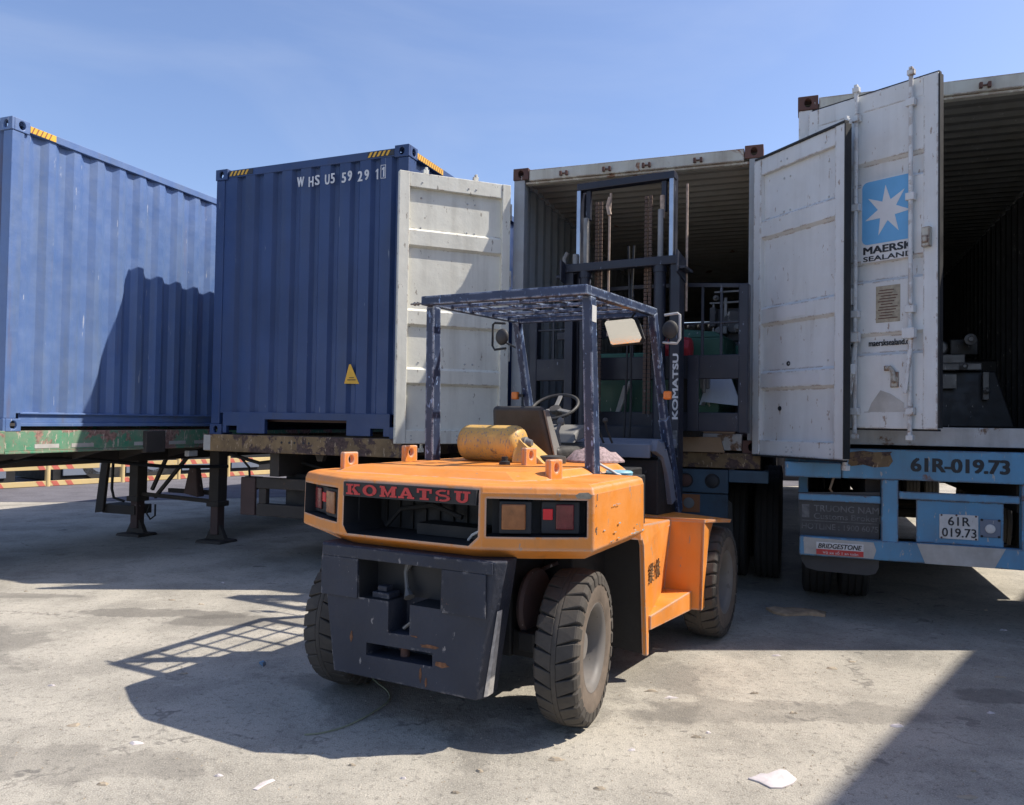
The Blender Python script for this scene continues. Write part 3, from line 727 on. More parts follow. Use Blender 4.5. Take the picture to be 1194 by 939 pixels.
def wheel(parent, c, R_, w_, rim_r, outer=1, rz=0.0, name='wheel', tyre='tyre', wall='tyre_wall', rim='rim', lugs=29, smooth_groove=False):
    """axis along x. outer=+1 : dish faces +x"""
    Mr = Matrix.Translation(Vector(c)) @ Matrix.Rotation(rz, 4, 'Z') @ (Matrix.Rotation(PI, 4, 'Z') if outer < 0 else Matrix.Identity(4))
    h = w_ / 2
    b = MB()  # hub and disc
    b.lathe([(-h * .6, .001), (-h * .6, rim_r * .93), (-h * .5, rim_r * .93), (-h * .30, rim_r * .74), (-h * .12, rim_r * .66), (-h * .10, rim_r * .46), (h * .28, rim_r * .40), (h * .40, rim_r * .33), (h * .42, rim_r * .2), (h * .36, .001)], (0, 0, 0), 'x', 40)
    wh = b.xf(Mr).build(name, M[rim], parent, smooth=True)
    b = MB()
    b.lathe([(-h * .85, rim_r * .90), (-h * .85, rim_r * 1.0), (h * .70, rim_r * .99), (h * .80, rim_r * 1.03), (h * .90, rim_r * 1.10), (h * .93, rim_r * 1.08), (h * .86, rim_r * .99), (h * .74, rim_r * .93), (h * .6, rim_r * .90)], (0, 0, 0), 'x', 48, closed=True)
    b.xf(Mr).build('rim', M[rim], wh, smooth=True)
    b = MB()
    for j in range(8 if R_ < .45 else 10):
        t = 2 * PI * j / (8 if R_ < .45 else 10); b.lathe([(0, .012), (.022, .011)], (-h * .12, math.cos(t) * rim_r * .56, math.sin(t) * rim_r * .56), 'x', 6)
    b.xf(Mr).build('wheel_nut', M[rim], wh)
    b = MB()
    d = .026 if not smooth_groove else 0
    ro = R_ - d
    if smooth_groove:
        prof = [(-h * .8, rim_r * 1.0), (-h * .96, rim_r * 1.12), (-h, (rim_r + R_) * .52), (-h * .92, R_ * .95), (-h * .8, R_)]
        for gx in (-.45, 0, .45): prof += [(h * gx - .008, R_), (h * gx - .006, R_ - .014), (h * gx + .006, R_ - .014), (h * gx + .008, R_)]
        prof += [(h * .8, R_), (h * .92, R_ * .95), (h, (rim_r + R_) * .52), (h * .96, rim_r * 1.12), (h * .8, rim_r * 1.0)]
    else:
        prof = [(-h * .8, rim_r * 1.02), (-h * .96, rim_r * 1.12), (-h * .99, (rim_r + R_) * .5), (-h * .96, ro * .915), (-h * .84, ro * .965), (-h * .15, ro), (-h * .10, R_ - .003), (0, R_ - .001), (h * .10, R_ - .003), (h * .15, ro), (h * .84, ro * .965), (h * .96, ro * .915), (h * .99, (rim_r + R_) * .52), (h * .97, rim_r * 1.18), (h * .95, rim_r * 1.16), (h * .93, rim_r * 1.09), (h * .8, rim_r * 1.02)]
    b.lathe(prof, (0, 0, 0), 'x', 64, closed=True)
    ty = b.xf(Mr).build('tyre', M[wall], wh, smooth=True)
    if not smooth_groove:
        ty.data.materials.append(M[tyre]); Mi = Mr.inverted()
        for p_ in ty.data.polygons:
            if abs((Mi @ p_.center).x) < h * .9: p_.material_index = 1
    if lugs:
        b = MB(); tyre_lugs(b, R_, w_, lugs, .026, 0)
        b.xf(Mr).build('tyre_tread', M[tyre], wh, bevel=.004, segs=1)
    return wh

def truck_dual(root, u, v, side, R_=.5):
    """dual truck wheels: u is the outer face, side +1 when the outer face looks to +u"""
    for k in range(2):
        cx = u - side * (.13 + k * .325)
        wheel(root, (cx, v, R_ + .002), R_, .265, .27, outer=side, name='wheel', wall='tyre_black', rim='rim_dark', lugs=0, smooth_groove=True)

# ------------------------------------------------------------------ chassis trailers
def trailer(label, O, a, group='container trailers parked side by side'):
    return thing('container_trailer', label, 'trailer', (O[0], O[1], 0), a, group)
def leaf_springs(root, v, W=2.4):
    for u in (.75, W - .75):
        b = MB()
        for k in range(5): b.box(u - .04, u + .04, v - .5 + .08 * k, v + .5 - .08 * k, .62 - .016 * k, .634 - .016 * k)
        b.build('leaf_spring', M['under'], root)
    b = MB(); b.tube([(.35, v, .5), (W - .35, v, .5)], .065, 10); b.build('axle', M['under'], root, smooth=True)

# --- trailer under the grey container (rear end seen) ---
t4 = trailer('light blue trailer with a painted registration number and mudflap under the grey container', O4, A4)
W4 = 2.5
b = MB(); b.box(.36, W4 + .04, -.075, .12, 1.189, 1.434); b.build('rear_beam', M['tr_blue'], t4, bevel=.006)
b = MB(); b.box(-.09, .357, -.06, .10, 1.184, 1.312); b.box(-.09, W4, .13, .3, 1.25, 1.40); b.build('outrigger', M['tr_blue'], t4, bevel=.006)
b = MB(); b.prism([(.405, 1.31), (.43, 1.29), (.52, 1.305), (.60, 1.285), (.71, 1.295), (.74, 1.34), (.72, 1.40), (.735, 1.418), (.60, 1.41), (.52, 1.42), (.42, 1.405), (.415, 1.36)], 'y', -.0785, -.0745); b.build('bare_steel_patch', M['tr_yellow'], t4)
text('registration_lettering', '61R-019.73', M['black_mark'], t4, (.868, -.0768, 1.262), FX, FZ, .690, .112, .055, spacing=.95)
for u in (.72, W4 - .8):
    b = MB(); b.box(u - .062, u + .062, -.068, .02, .665, 1.188); b.build('bumper_post', M['tr_blue'], t4, bevel=.005)
b = MB(); b.box(.786, W4 - .866, -.045, .0, 1.035, 1.095); b.build('lamp_rail', M['tr_blue'], t4, bevel=.004)
b = MB(); b.box(.03, W4 + .02, -.075, -.005, .530, .690); bm_ = b.build('bumper', M['tr_blue'], t4, bevel=.008)
b = MB(); b.prism([(.975, .532), (1.455, .532), (1.53, .688), (.915, .688)], 'y', -.0785, -.0765); b.build('white_band', M['tr_white'], bm_)
b = MB(); b.prism([(.070, .545), (.60, .540), (.62, .610), (.60, .672), (.065, .682)], 'y', -.0785, -.0765); b.build('white_band', M['tr_white'], bm_)
b = MB(); b.box(.165, .525, -.0805, -.0788, .548, .650); st = b.build('bumper_sticker', M['sticker_white'], bm_)
b = MB(); b.box(.165, .525, -.0822, -.0808, .548, .592); b.build('sticker_band', M['red_paint'], st)
text('sticker_lettering', 'BRIDGESTONE', M['black_mark'], st, (.178, -.0818, .600), FX, FZ, .335, .040, .03, shear=.25)
text('sticker_lettering', 'Vỏ xe số 1 an toàn', M['sticker_white'], st, (.215, -.0834, .555), FX, FZ, .27, .028, .0)
b = MB(); b.box(.915, 1.525, -.030, -.018, .692, 1.033); b.build('plate_panel', M['tr_blue'], t4, bevel=.003)
b = MB(); b.box(1.08, 1.352, -.040, -.032, .735, .930); pl = b.build('number_plate', M['plate_white'], t4, bevel=.004)
text('plate_lettering', '61R', M['black_mark'], pl, (1.140, -.0412, .842), FX, FZ, .155, .070, .018)
text('plate_lettering', '019.73', M['black_mark'], pl, (1.098, -.0412, .752), FX, FZ, .240, .070, .018)
b = MB()
for x, z in ((1.095, .922), (1.335, .922), (1.095, .743), (1.335, .743), (1.20, .925)): b.lathe([(0, .008), (-.006, .006)], (x, -.0405, z), 'y', 8)
b.build('plate_bolt', M['rust'], pl)
b = MB(); b.box(1.362, 1.505, -.042, -.0315, .765, .905); lp = b.build('plate_lamp', M['far_blue'], t4, bevel=.006)
b = MB(); b.lathe([(0, .036), (-.010, .034), (-.014, .02), (-.015, .001)], (1.432, -.042, .832), 'y', 20); b.build('lamp_lens', M['plate_white'], lp, smooth=True)
b = MB()
for x, z in ((1.375, .90), (1.492, .90), (1.375, .772), (1.492, .772)): b.lathe([(0, .010), (-.005, .008)], (x, -.043, z), 'y', 8)
b.build('lamp_bolt', M['black'], lp)
b = MB(); b.prism([(.018, 1.050), (.652, 1.078), (.645, .455), (.62, .405), (.56, .388), (.18, .395), (.09, .415), (.050, .47)], 'y', -.002, .012)
fl = b.build('mudflap', M['rubber_flap'], t4)
b = MB(); b.box(.02, .655, -.022, -.003, .985, 1.045); b.build('flap_bracket', M['tr_blue'], t4, bevel=.003)
text('flap_lettering', 'TRUONG NAM', M['flap_text'], fl, (.145, -.0030, .895), FX, FZ, .50, .055, .02)
text('flap_lettering', 'Customs Broker', M['flap_text'], fl, (.145, -.0030, .832), FX, FZ, .50, .050, .015)
text('flap_lettering', 'HOTLINE : 1900 6075', M['flap_text'], fl, (.05, -.0030, .745), FX, FZ, .59, .048, .01)
b = MB(); b.box(.05, .63, -.0045, -.0025, .812, .818); b.box(.05, .11, -.0045, -.0025, .84, .95); b.build('flap_print', M['flap_text'], fl)
for k in range(2):
    b = MB(); b.box(.55 + k * 1.1, .68 + k * 1.1, .14, 11.8, .95, 1.30); b.build('main_beam', M['under'], t4, bevel=.004)
for u in (.02, W4 - .1):
    b = MB(); b.box(u, u + .08, .31, 11.8, .93, 1.43); b.build('side_beam', M['tr_blue'], t4)  # added beams, set to stop sun reaching the ground under the trailer
for k in range(9):
    b = MB(); b.box(.11, W4 - .11, .5 + k * 1.35, .58 + k * 1.35, 1.20, 1.43); b.build('cross_member', M['under'], t4)
for v in (1.12, 4.3, 5.6):
    truck_dual(t4, .055, v, -1); truck_dual(t4, W4 + .26, v, 1); leaf_springs(t4, v)
b = MB(); b.tube([(.30, .02, 1.183), (.27, -.01, 1.09), (.30, .02, 1.04)], .010, 6); b.build('hose', M['timber'], t4)

b = MB(); b.box(2.28, 2.47, 1.75, 3.7, .74, .928); b.build('side_box', M['black'], t4, bevel=.02)  # added box that keeps the sun off part of the ground beneath
# --- trailer behind the forklift (rear end seen) ---
t3 = trailer('shadowed blue trailer with round lamp holes behind the forklift', O3, A3)
b = MB(); b.box(0, 2.43, -.03, .12, 1.215, 1.355); b.build('rear_beam', M['tr_yellow'], t3, bevel=.006)
b = MB(); b.box(0, 2.15, -.06, .04, .985, 1.200); b.box(2.153, 2.50, -.05, .05, 1.09, 1.20); lb = b.build('lamp_beam', M['tr_blue_shaded'], t3, bevel=.006)
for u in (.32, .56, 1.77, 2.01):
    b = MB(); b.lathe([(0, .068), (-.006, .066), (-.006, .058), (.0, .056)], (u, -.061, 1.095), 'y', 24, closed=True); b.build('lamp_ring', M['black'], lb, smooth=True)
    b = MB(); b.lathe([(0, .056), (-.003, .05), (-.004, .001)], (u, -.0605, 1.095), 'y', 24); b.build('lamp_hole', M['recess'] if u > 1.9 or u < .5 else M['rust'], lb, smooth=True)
b = MB(); b.box(1.70, 2.15, -.04, -.01, .76, .975); b.build('lower_panel', M['tr_blue_shaded'], t3, bevel=.004)
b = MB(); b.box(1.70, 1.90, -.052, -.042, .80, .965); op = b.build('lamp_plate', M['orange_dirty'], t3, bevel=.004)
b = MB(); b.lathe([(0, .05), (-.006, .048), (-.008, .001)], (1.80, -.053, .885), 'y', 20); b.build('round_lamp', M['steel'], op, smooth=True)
b = MB(); b.box(.0, 1.7, -.04, .0, .62, .74); b.build('bumper', M['tr_blue_shaded'], t3, bevel=.006)
b = MB(); b.prism([(1.72, .97), (2.02, .97), (2.16, .86), (2.18, .40), (1.72, .36)], 'y', .35, .37); b.build('mudflap', M['rubber_flap'], t3)
for k in range(2):
    b = MB(); b.box(.55 + k * 1.1, .68 + k * 1.1, .13, 11.8, .9, 1.21); b.build('main_beam', M['under'], t3)
for k in range(9):
    b = MB(); b.box(.02, 2.40, .5 + k * 1.35, .58 + k * 1.35, 1.215, 1.35); b.build('cross_member', M['under'], t3)
for v in (1.35, 2.68, 4.0):
    truck_dual(t3, .03, v, -1, .53); truck_dual(t3, 2.60, v, 1, .53); leaf_springs(t3, v)

# --- trailer under the dark blue container (front end seen) ---
t2 = trailer('brown and yellow trailer with raised landing legs under the dark blue container', O2, A2)
b = MB(); b.box(-.05, 2.44, -.035, .12, 1.240, 1.425)
fb = b.build('front_beam', M['tr_yellow'], t2, bevel=.008)
b = MB(); b.box(-.05, .045, -.038, -.0355, 1.25, 1.415); b.box(-.05, .03, -.036, -.034, 1.25, 1.41); b.build('painted_end', M['tr_white'], fb)
b = MB()
for x in (1.0, 1.10, 1.165, 1.28, 1.345): b.lathe([(0, .013), (-.004, .011)], (x, -.036, 1.355), 'y', 10)
b.build('bolt_hole', M['black_mark'], fb)
for k in range(2):
    b = MB(); b.box(.72 + k * .9, .84 + k * .9, .13, 11.8, .98, 1.235); b.build('main_beam', M['under'], t2)
for k in range(8):
    b = MB(); b.box(.0, 2.42, .7 + k * 1.45, .78 + k * 1.45, 1.24, 1.42); b.build('cross_member', M['under'], t2)
b = MB(); b.box(.0, .06, .15, 11.9, 1.25, 1.42); b.build('side_beam', M['tr_yellow'], t2)
b = MB(); b.box(2.38, 2.44, .15, 11.9, 1.25, 1.42); b.build('side_beam', M['tr_yellow'], t2)
# hanging panel and frame just behind the front beam
b = MB(); b.box(.195, .395, .28, .32, .525, .945); b.build('flap_panel', M['under_brown'], t2, bevel=.01)
b = MB(); b.box(.42, 2.3, .27, .37, .83, .95); b.box(.44, .54, .29, .36, .66, .83); b.box(.42, 2.3, .28, .38, .525, .66)
b.box(.20, .42, .33, .40, .86, .95); b.build('hanging_frame', M['under'], t2, bevel=.01)
b = MB(); b.box(.70, 2.3, .42, .9, .55, 1.0); b.build('tool_box', M['black'], t2, bevel=.02)
b = MB(); b.tube([(.1, .2, 1.20), (.35, .4, 1.10), (.7, .5, 1.15), (1.2, .6, 1.02), (1.6, .5, 1.1)], .02, 8); b.tube([(.1, .3, 1.22), (.25, .35, 1.05), (.22, .4, .9), (.3, .45, .8)], .014, 8)
b.build('air_hose', M['black'], t2, smooth=True)
for u in (.55, 1.9):
    b = MB(); b.box(u - .07, u + .07, 2.2, 2.36, .45, 1.24); lg = b.build('landing_leg', M['under'], t2, bevel=.01)
    b = MB(); b.box(u - .055, u + .055, 2.22, 2.34, .06, .45); b.box(u - .18, u + .18, 2.12, 2.44, .0, .06); b.build('inner_leg', M['under'], lg, bevel=.01)
b = MB(); b.prism([(1.25, 1.24), (1.37, 1.24), (1.34, 1.16), (1.28, 1.16)], 'y', .2, .26); b.build('king_pin_plate', M['under'], t2)
for v in (9.0, 10.3):
    truck_dual(t2, .03, v, -1); truck_dual(t2, 2.40, v, 1); leaf_springs(t2, v)

# --- trailer under the faded container (landing legs down) ---
t1 = trailer('worn green-beamed trailer standing on its landing legs under the faded blue container', O1, A1)
RS = WC
b = MB(); b.box(RS - .07, RS, .02, 12.0, 1.262, 1.455); b.box(RS - .10, RS + .012, .02, 12.0, 1.238, 1.262); sb = b.build('side_beam', M['tr_green'], t1, bevel=.005)
b = MB(); b.box(0, .07, .02, 12.0, 1.24, 1.455); b.build('side_beam', M['tr_green'], t1, bevel=.005)
b = MB(); b.box(-.03, RS + .01, -.05, .018, 1.24, 1.455); b.build('front_beam', M['tr_green'], t1, bevel=.006)
for v in (.32, .72, 1.5, 2.0, 2.4):
    b = MB(); b.box(RS + .0005, RS + .003, v, v + .26, 1.285, 1.325); b.build('reflective_strip', M['tr_white'], sb)
b = MB(); b.box(RS - .02, RS + .05, 1.62, 1.90, 1.20, 1.445); b.build('landing_bracket', M['under'], t1, bevel=.01)
for k in range(2):
    b = MB(); b.box(.72 + k * .9, .84 + k * .9, .02, 12, 1.06, 1.235); b.build('main_beam', M['under'], t1)
for k in range(9):
    b = MB(); b.box(.07, RS - .07, .5 + k * 1.3, .60 + k * 1.3, 1.24, 1.44); b.build('cross_member', M['under'], t1)
for k in range(4):
    v = .45 + k * .75
    b = MB(); b.prism([(RS - .12, 1.236), (RS - .75, 1.236), (RS - .75, 1.08)], 'y', v, v + .05); b.build('gusset', M['under'], t1)
for u, in ((.92,), (2.26,)):
    b = MB(); b.box(u - .075, u + .075, 2.95, 3.12, .50, 1.24); b.box(u - .095, u + .095, 2.93, 3.14, .46, .53)
    lg = b.build('landing_leg', M['under'], t1, bevel=.01)
    b = MB(); b.box(u - .058, u + .058, 2.97, 3.10, .10, .50); b.build('inner_leg', M['under_brown'], lg, bevel=.008)
    b = MB(); b.hexa([(u - .20, 2.86, .0), (u + .20, 2.86, .0), (u + .20, 3.2, .0), (u - .20, 3.2, .0), (u - .19, 2.88, .035), (u + .19, 2.88, .035), (u + .19, 3.18, .035), (u - .19, 3.18, .035)])
    b.prism([(u - .16, .035), (u + .16, .035), (u + .06, .22), (u - .06, .22)], 'y', 3.0, 3.07); b.build('foot_plate', M['under'], lg, bevel=.008)
b = MB(); b.bar((.90, 3.05, .56), (2.26, 3.05, .51), .05, .05); b.bar((.92, 3.6, .56), (2.26, 3.1, .62), .06, .06)
b.build('cross_brace', M['under'], t1, bevel=.006)
b = MB(); b.bar((1.45, 3.06, 1.2), (1.15, 3.05, .62), .04, .04); b.bar((1.75, 3.06, 1.1), (1.2, 3.05, .52), .04, .04); b.build('diagonal_brace', M['under'], t1)
b = MB(); b.hexa([(1.72, 3.0, .60), (1.96, 3.0, .56), (1.96, 3.14, .56), (1.72, 3.14, .60), (1.79, 3.02, .95), (1.90, 3.02, .95), (1.90, 3.12, .95), (1.79, 3.12, .95)])
b.build('gear_box', M['under_brown'], t1, bevel=.02)
b = MB(); b.tube([(.62, 2.9, 1.2), (.60, 2.9, .62), (.64, 2.9, .5), (.80, 2.92, .46)], .018, 8); b.tube([(1.28, 2.9, .45), (1.22, 2.9, .32), (1.28, 2.9, .25), (1.36, 2.9, .30), (1.36, 2.9, .45)], .012, 8)
b.tube([(RS - .4, .1, 1.10), (RS - .5, .6, 1.16), (RS - .6, 1.4, 1.12), (RS - .3, 2.3, 1.0), (RS + .0, 3.0, .98)], .022, 8)
b.build('air_hose', M['black'], t1, smooth=True)
b = MB(); b.prism([(.40, 1.02), (.52, 1.02), (.44, .30), (.30, .28)], 'y', 2.9, 2.95); b.box(.38, .95, 2.95, 3.25, .28, .40); b.build('step_bracket', M['under'], t1, bevel=.006)
b = MB(); b.box(RS - .1, RS - .03, 2.35, 2.50, 1.13, 1.20); b.build('side_lamp', M['plate_white'], t1, bevel=.01)
for v in (9.3, 10.6):
    truck_dual(t1, .03, v, -1); truck_dual(t1, RS - .03, v, 1); leaf_springs(t1, v)

# ------------------------------------------------------------------ barriers and far things
def barrier(p0, p1, label, offs):
    p0 = Vector(p0); p1 = Vector(p1); d = p1 - p0; L = d.length; a = math.atan2(d.y, d.x)
    root = thing('road_barrier', label, 'barrier', tuple(p0), a, 'striped steel barriers beyond the trailers')
    for z0, z1 in ((.0, .125), (.36, .49)):
        b = MB(); b.box(0, L, -.03, .03, z0 + .012, z1); rl = b.build('rail', M['barrier_w'], root, bevel=.006)
        b = MB(); x = offs
        while x < L - .5:
            for k in range(3):
                q = x + k * .30
                if q + .2 < L: b.prism([(q, z1 - .002), (q + .13, z1 - .002), (q + .20, z0 + .014), (q + .07, z0 + .014)], 'y', -.033, -.0305)
            x += 1.42
        b.build('red_stripe', M['barrier_r'], rl)
    x = .35
    while x < L:
        b = MB(); b.tube([(x, 0, 0), (x, 0, .70)], .055, 12); b.build('post', M['barrier_w'], root, smooth=True)
        x += 1.42
    return root
bd = (Vector((-7.76, 20.6, 0)) - Vector((-10.95, 16.3, 0))).normalized()
pA = Vector((-12.2, 14.6, 0))
barrier(pA, pA + bd * 4.3, 'striped steel barrier nearest the left edge, low on the ground', .1)
pB = pA + bd * 4.5
barrier(pB, pB + bd * 9.5, 'long striped steel barrier seen between the landing legs', .35)
def far_box(loc, a, L, H_, mat, label, group=None):
    root = thing('parked_trailer', label, 'trailer', loc, a, group)
    b = MB(); b.box(0, L, 0, 2.4, 1.15, 1.15 + H_); b.build('body', mat, root, bevel=.02)
    b = MB(); b.box(.2, L - .2, .1, 2.3, .9, 1.14); b.build('chassis_frame', M['under'], root)
    for k in range(int(L / .6)):
        b = MB(); b.box(.2 + k * .6, .26 + k * .6, -.02, -.001, 1.2, 1.1 + H_); b.build('wall_rib', mat, root)
    b = MB(); b.box(.1, L - .1, .05, 2.3, .04, .30); b.box(.1, L - .1, .25, 2.3, .30, .90); b.build('side_skirt', M['black'], root)
    for k in range(int(L / 1.5)):
        b = MB(); b.box(.3 + k * 1.5, 1.2 + k * 1.5, .0, .04, .15, .42); b.build('skirt_panel', M['far_blue'], root, bevel=.01)
    for x in (1.2, 2.5, L - 2.6, L - 1.3):
        b = MB(); b.lathe([(0, .3), (.0, .5), (.28, .5), (.28, .3)], (x, .0, .5), 'y', 24, closed=True); wh = b.build('wheel', M['tyre_black'], root, smooth=True)
        b = MB(); b.lathe([(.02, .3), (.1, .12), (.1, .01)], (x, 0, .5), 'y', 20); b.build('rim', M['rim_dark'], wh, smooth=True)
    return root
fa = math.atan2(bd.y, bd.x); fn_ = Vector((-bd.y, bd.x, 0))
q0 = Vector((-12.2, 14.6, 0)) + fn_ * .9
far_box(tuple(q0 - bd * 9), fa, 12.0, 2.6, M['under'], 'dark far trailer behind the barrier at the left edge', 'far parked trailers')
far_box(tuple(q0 + bd * 3.6), fa, 12.2, 2.6, M['black'], 'dark far trailer glimpsed between the landing legs', 'far parked trailers')
def ground_box(loc, a, L, mat, label):
    root = thing('storage_container', label, 'container', loc, a, 'dark containers standing on the ground far behind')
    pr = corrug(L - .3, .28, .036, 0); b = MB()
    A = [b.bm.verts.new((.15 + s_, d, .15)) for s_, d in pr]; B = [b.bm.verts.new((.15 + s_, d, 2.5)) for s_, d in pr]
    for i in range(len(pr) - 1): b.bm.faces.new((A[i], A[i + 1], B[i + 1], B[i]))
    b.build('side_wall', mat, root, solid=.004)
    b = MB(); b.box(0, L, -.02, .06, .0, .15); b.box(0, L, -.02, .06, 2.5, 2.6); b.box(0, .15, -.02, .06, .15, 2.5); b.box(L - .15, L, -.02, .06, .15, 2.5); b.build('frame', mat, root, bevel=.01)
    b = MB(); b.box(.01, L - .01, .061, 2.44, .02, 2.58); b.build('body', mat, root)
    return root
ground_box((-9.5, 27.5, 0), R(4), 12.2, M['under'], 'dark container on the ground far behind the dark blue container')
ground_box((2.4, 22.6, 0), R(0), 12.2, M['under'], 'dark container on the ground far behind the open containers')
ground_box((15.2, 22.8, 0), R(-3), 12.2, M['under'], 'dark container on the ground far behind the blue trailer at the right')
def tractor(O, a, W_, label):
    p = frame_pt(O, a, 0, 0, 0); root = thing('truck_tractor', label, 'truck', p, a, 'tractor units coupled to the far ends of the trailers')
    b = MB(); b.box(.75, .87, 9.6, 14.6, .70, .95); b.box(W_ - .87, W_ - .75, 9.6, 14.6, .70, .95); b.build('frame', M['under'], root)
    b = MB(); b.hexa([(.05, 12.6, .55), (W_ - .05, 12.6, .55), (W_ - .05, 14.8, .55), (.05, 14.8, .55), (.08, 12.6, 3.3), (W_ - .08, 12.6, 3.3), (W_ - .12, 14.4, 3.2), (.12, 14.4, 3.2)]); b.build('cab', M['black'], root, bevel=.05)
    b = MB(); b.box(.02, .6, 11.6, 12.5, .45, .95); b.box(W_ - .6, W_ - .02, 11.6, 12.5, .45, .95); b.build('fuel_tank', M['black'], root, bevel=.05)
    for v in (9.9, 11.1): truck_dual(root, .03, v, -1); truck_dual(root, W_ - .03, v, 1)
    for side, u in ((-1, .17), (1, W_ - .17)): wheel(root, (u, 13.8, .502), .5, .28, .27, outer=side, wall='tyre_black', rim='rim_dark', lugs=0, smooth_groove=True)
tractor(O3, A3, 2.43, 'tractor unit at the far end of the shadowed trailer behind the forklift')
tractor(O4, A4, 2.5, 'tractor unit at the far end of the light blue trailer')
# off to the right and behind the viewer: an unseen building added so its eave throws the broad shadow over the yard
wr = thing('unseen_building', 'tall grey building, unseen, added right of the view to cast the yard shadow', 'unseen_building', (9.72, 5.75, 0), 0)
ev = Vector((1.16 - 3.18, 3.35 - 5.68, 0)).normalized(); en = Vector((-ev.y, ev.x, 0))   # along the eave towards the viewer / away from the yard
if en.x < 0: en = -en
def wp(a, n_, z): p = ev * a + en * n_; return (p.x, p.y, z)
b = MB(); b.hexa([wp(-7.7, .6, 0), wp(9, .6, 0), wp(9, 9, 0), wp(-7.7, 9, 0), wp(-7.7, .6, 7.9), wp(9, .6, 7.9), wp(9, 9, 7.9), wp(-7.7, 9, 7.9)]); b.build('wall', M['unseen_building_grey'], wr)
b = MB(); b.hexa([wp(-8, 0, 7.95), wp(9.4, 0, 7.95), wp(9.4, 9, 7.95), wp(-8, 9, 7.95), wp(-8, 0, 8.08), wp(9.4, 0, 8.08), wp(9.4, 9, 8.08), wp(-8, 9, 8.08)]); b.build('roof', M['unseen_building_grey'], wr)
# ------------------------------------------------------------------ forklift
PHI = .49; FO = (-.291, 4.486, 0)
fk = thing('forklift', 'orange forklift with navy mast parked at the mouth of the open container', 'forklift', FO, -PHI)

def cutbox(name, prism_pts, axis, a, b_, mat, Mx=None):
    b = MB(); b.prism(prism_pts, axis, a, b_)
    if Mx is not None: b.xf(Mx)
    return b.build(name, mat)

def boolean(o, cutters):
    for i, c in enumerate(cutters):
        md = o.modifiers.new('cut%d' % i, 'BOOLEAN'); md.operation = 'DIFFERENCE'; md.object = c; md.solver = 'EXACT'
        try: md.material_mode = 'TRANSFER'
        except Exception: pass
    bpy.context.view_layer.update()
    dg = bpy.context.evaluated_depsgraph_get()
    me = bpy.data.meshes.new_from_object(o.evaluated_get(dg))
    o.modifiers.clear(); old = o.data; o.data = me; me.name = o.name
    for c in cutters: bpy.data.objects.remove(c)
    return o

# upper counterweight
out = [(-.925, .56), (-.943, -.235), (-.930, -.290), (-.70, -.418), (-.455, -.528), (-.40, -.538), (0, -.541), (.40, -.538), (.455, -.528), (.70, -.416), (.943, -.27), (.925, .56)]
def inset(pts, d, dy):
    r_ = []
    for x, y in pts: r_.append((x - (d * x / .943), y + (dy if y < 0 else 0)))
    return r_
b = MB(); lv = [(inset(out, .09, .10), .925), (inset(out, .0, .0), .985), (inset(out, .004, .004), 1.262), (inset(out, .014, .014), 1.292), (inset(out, .05, .05), 1.306)]
rings = [b.verts([(x, y, z) for x, y in p]) for p, z in lv]
b.bm.faces.new(rings[0][::-1]); b.bm.faces.new(rings[-1])
for q in range(len(rings) - 1):
    for j in range(len(out)): b.bm.faces.new((rings[q][j], rings[q][(j + 1) % len(out)], rings[q + 1][(j + 1) % len(out)], rings[q + 1][j]))
cw = b.build('counterweight', M['orange'], fk, bevel=.009, segs=3)
cuts = []
g = [(-.416, 1.04), (-.385, .997), (.385, .997), (.434, 1.045), (.434, 1.276), (-.416, 1.276)]
cuts.append(cutbox('c', g, 'y', -.60, -.20, M['recess']))
def facet_M(sgn):
    P0 = Vector((.436 * sgn, -.535, 0)); P1 = Vector((.943 * sgn, -.27, 0)); d = (P1 - P0).normalized(); n = Vector((d.y, -d.x, 0)) if sgn > 0 else Vector((-d.y, d.x, 0))
    if n.y > 0: n = -n
    # x along facet outward, y pointing INTO the body
    return Matrix(((d.x, -n.x, 0, P0.x), (d.y, -n.y, 0, P0.y), (0, 0, 1, 0), (0, 0, 0, 1))), (P1 - P0).length
for sgn in (-1, 1):
    Mf, Lf = facet_M(sgn)
    cuts.append(cutbox('c', [(.04, 1.048), (Lf - .035, 1.052), (Lf - .035, 1.232), (.04, 1.236)], 'y', -.05, .13, M['recess'], Mf))
for c in cuts:
    c.parent = fk
    bpy.context.view_layer.update()
boolean(cw, cuts)
for p in cw.data.polygons: p.use_smooth = False
# tail lamps in the side recesses
for sgn in (-1, 1):
    Mf, Lf = facet_M(sgn)
    for (x0, x1, y0, lens) in ((.115, .235, .02, 'lens_orange'), (.325, .475, .045, 'lens_red')):
        b = MB(); b.box(x0 - .012, x1 + .03, y0, .125, 1.060, 1.222); tl = b.xf(Mf).build('tail_lamp', M['recess'], cw, bevel=.006)
        if lens == 'lens_orange': la, lb_ = x0, x1
        else: la, lb_ = x0 + .06, x1
        b = MB(); b.box(la, lb_, y0 - .014, y0 - .001, 1.082, 1.208); b.xf(Mf).build('lamp_lens', M[lens], cw, bevel=.006)
        if lens == 'lens_red':
            b = MB(); b.box(x0 - .005, x0 + .045, y0 - .010, y0 - .001, 1.13, 1.185); b.xf(Mf).build('reflector', M['lens_bright'], cw, bevel=.003)
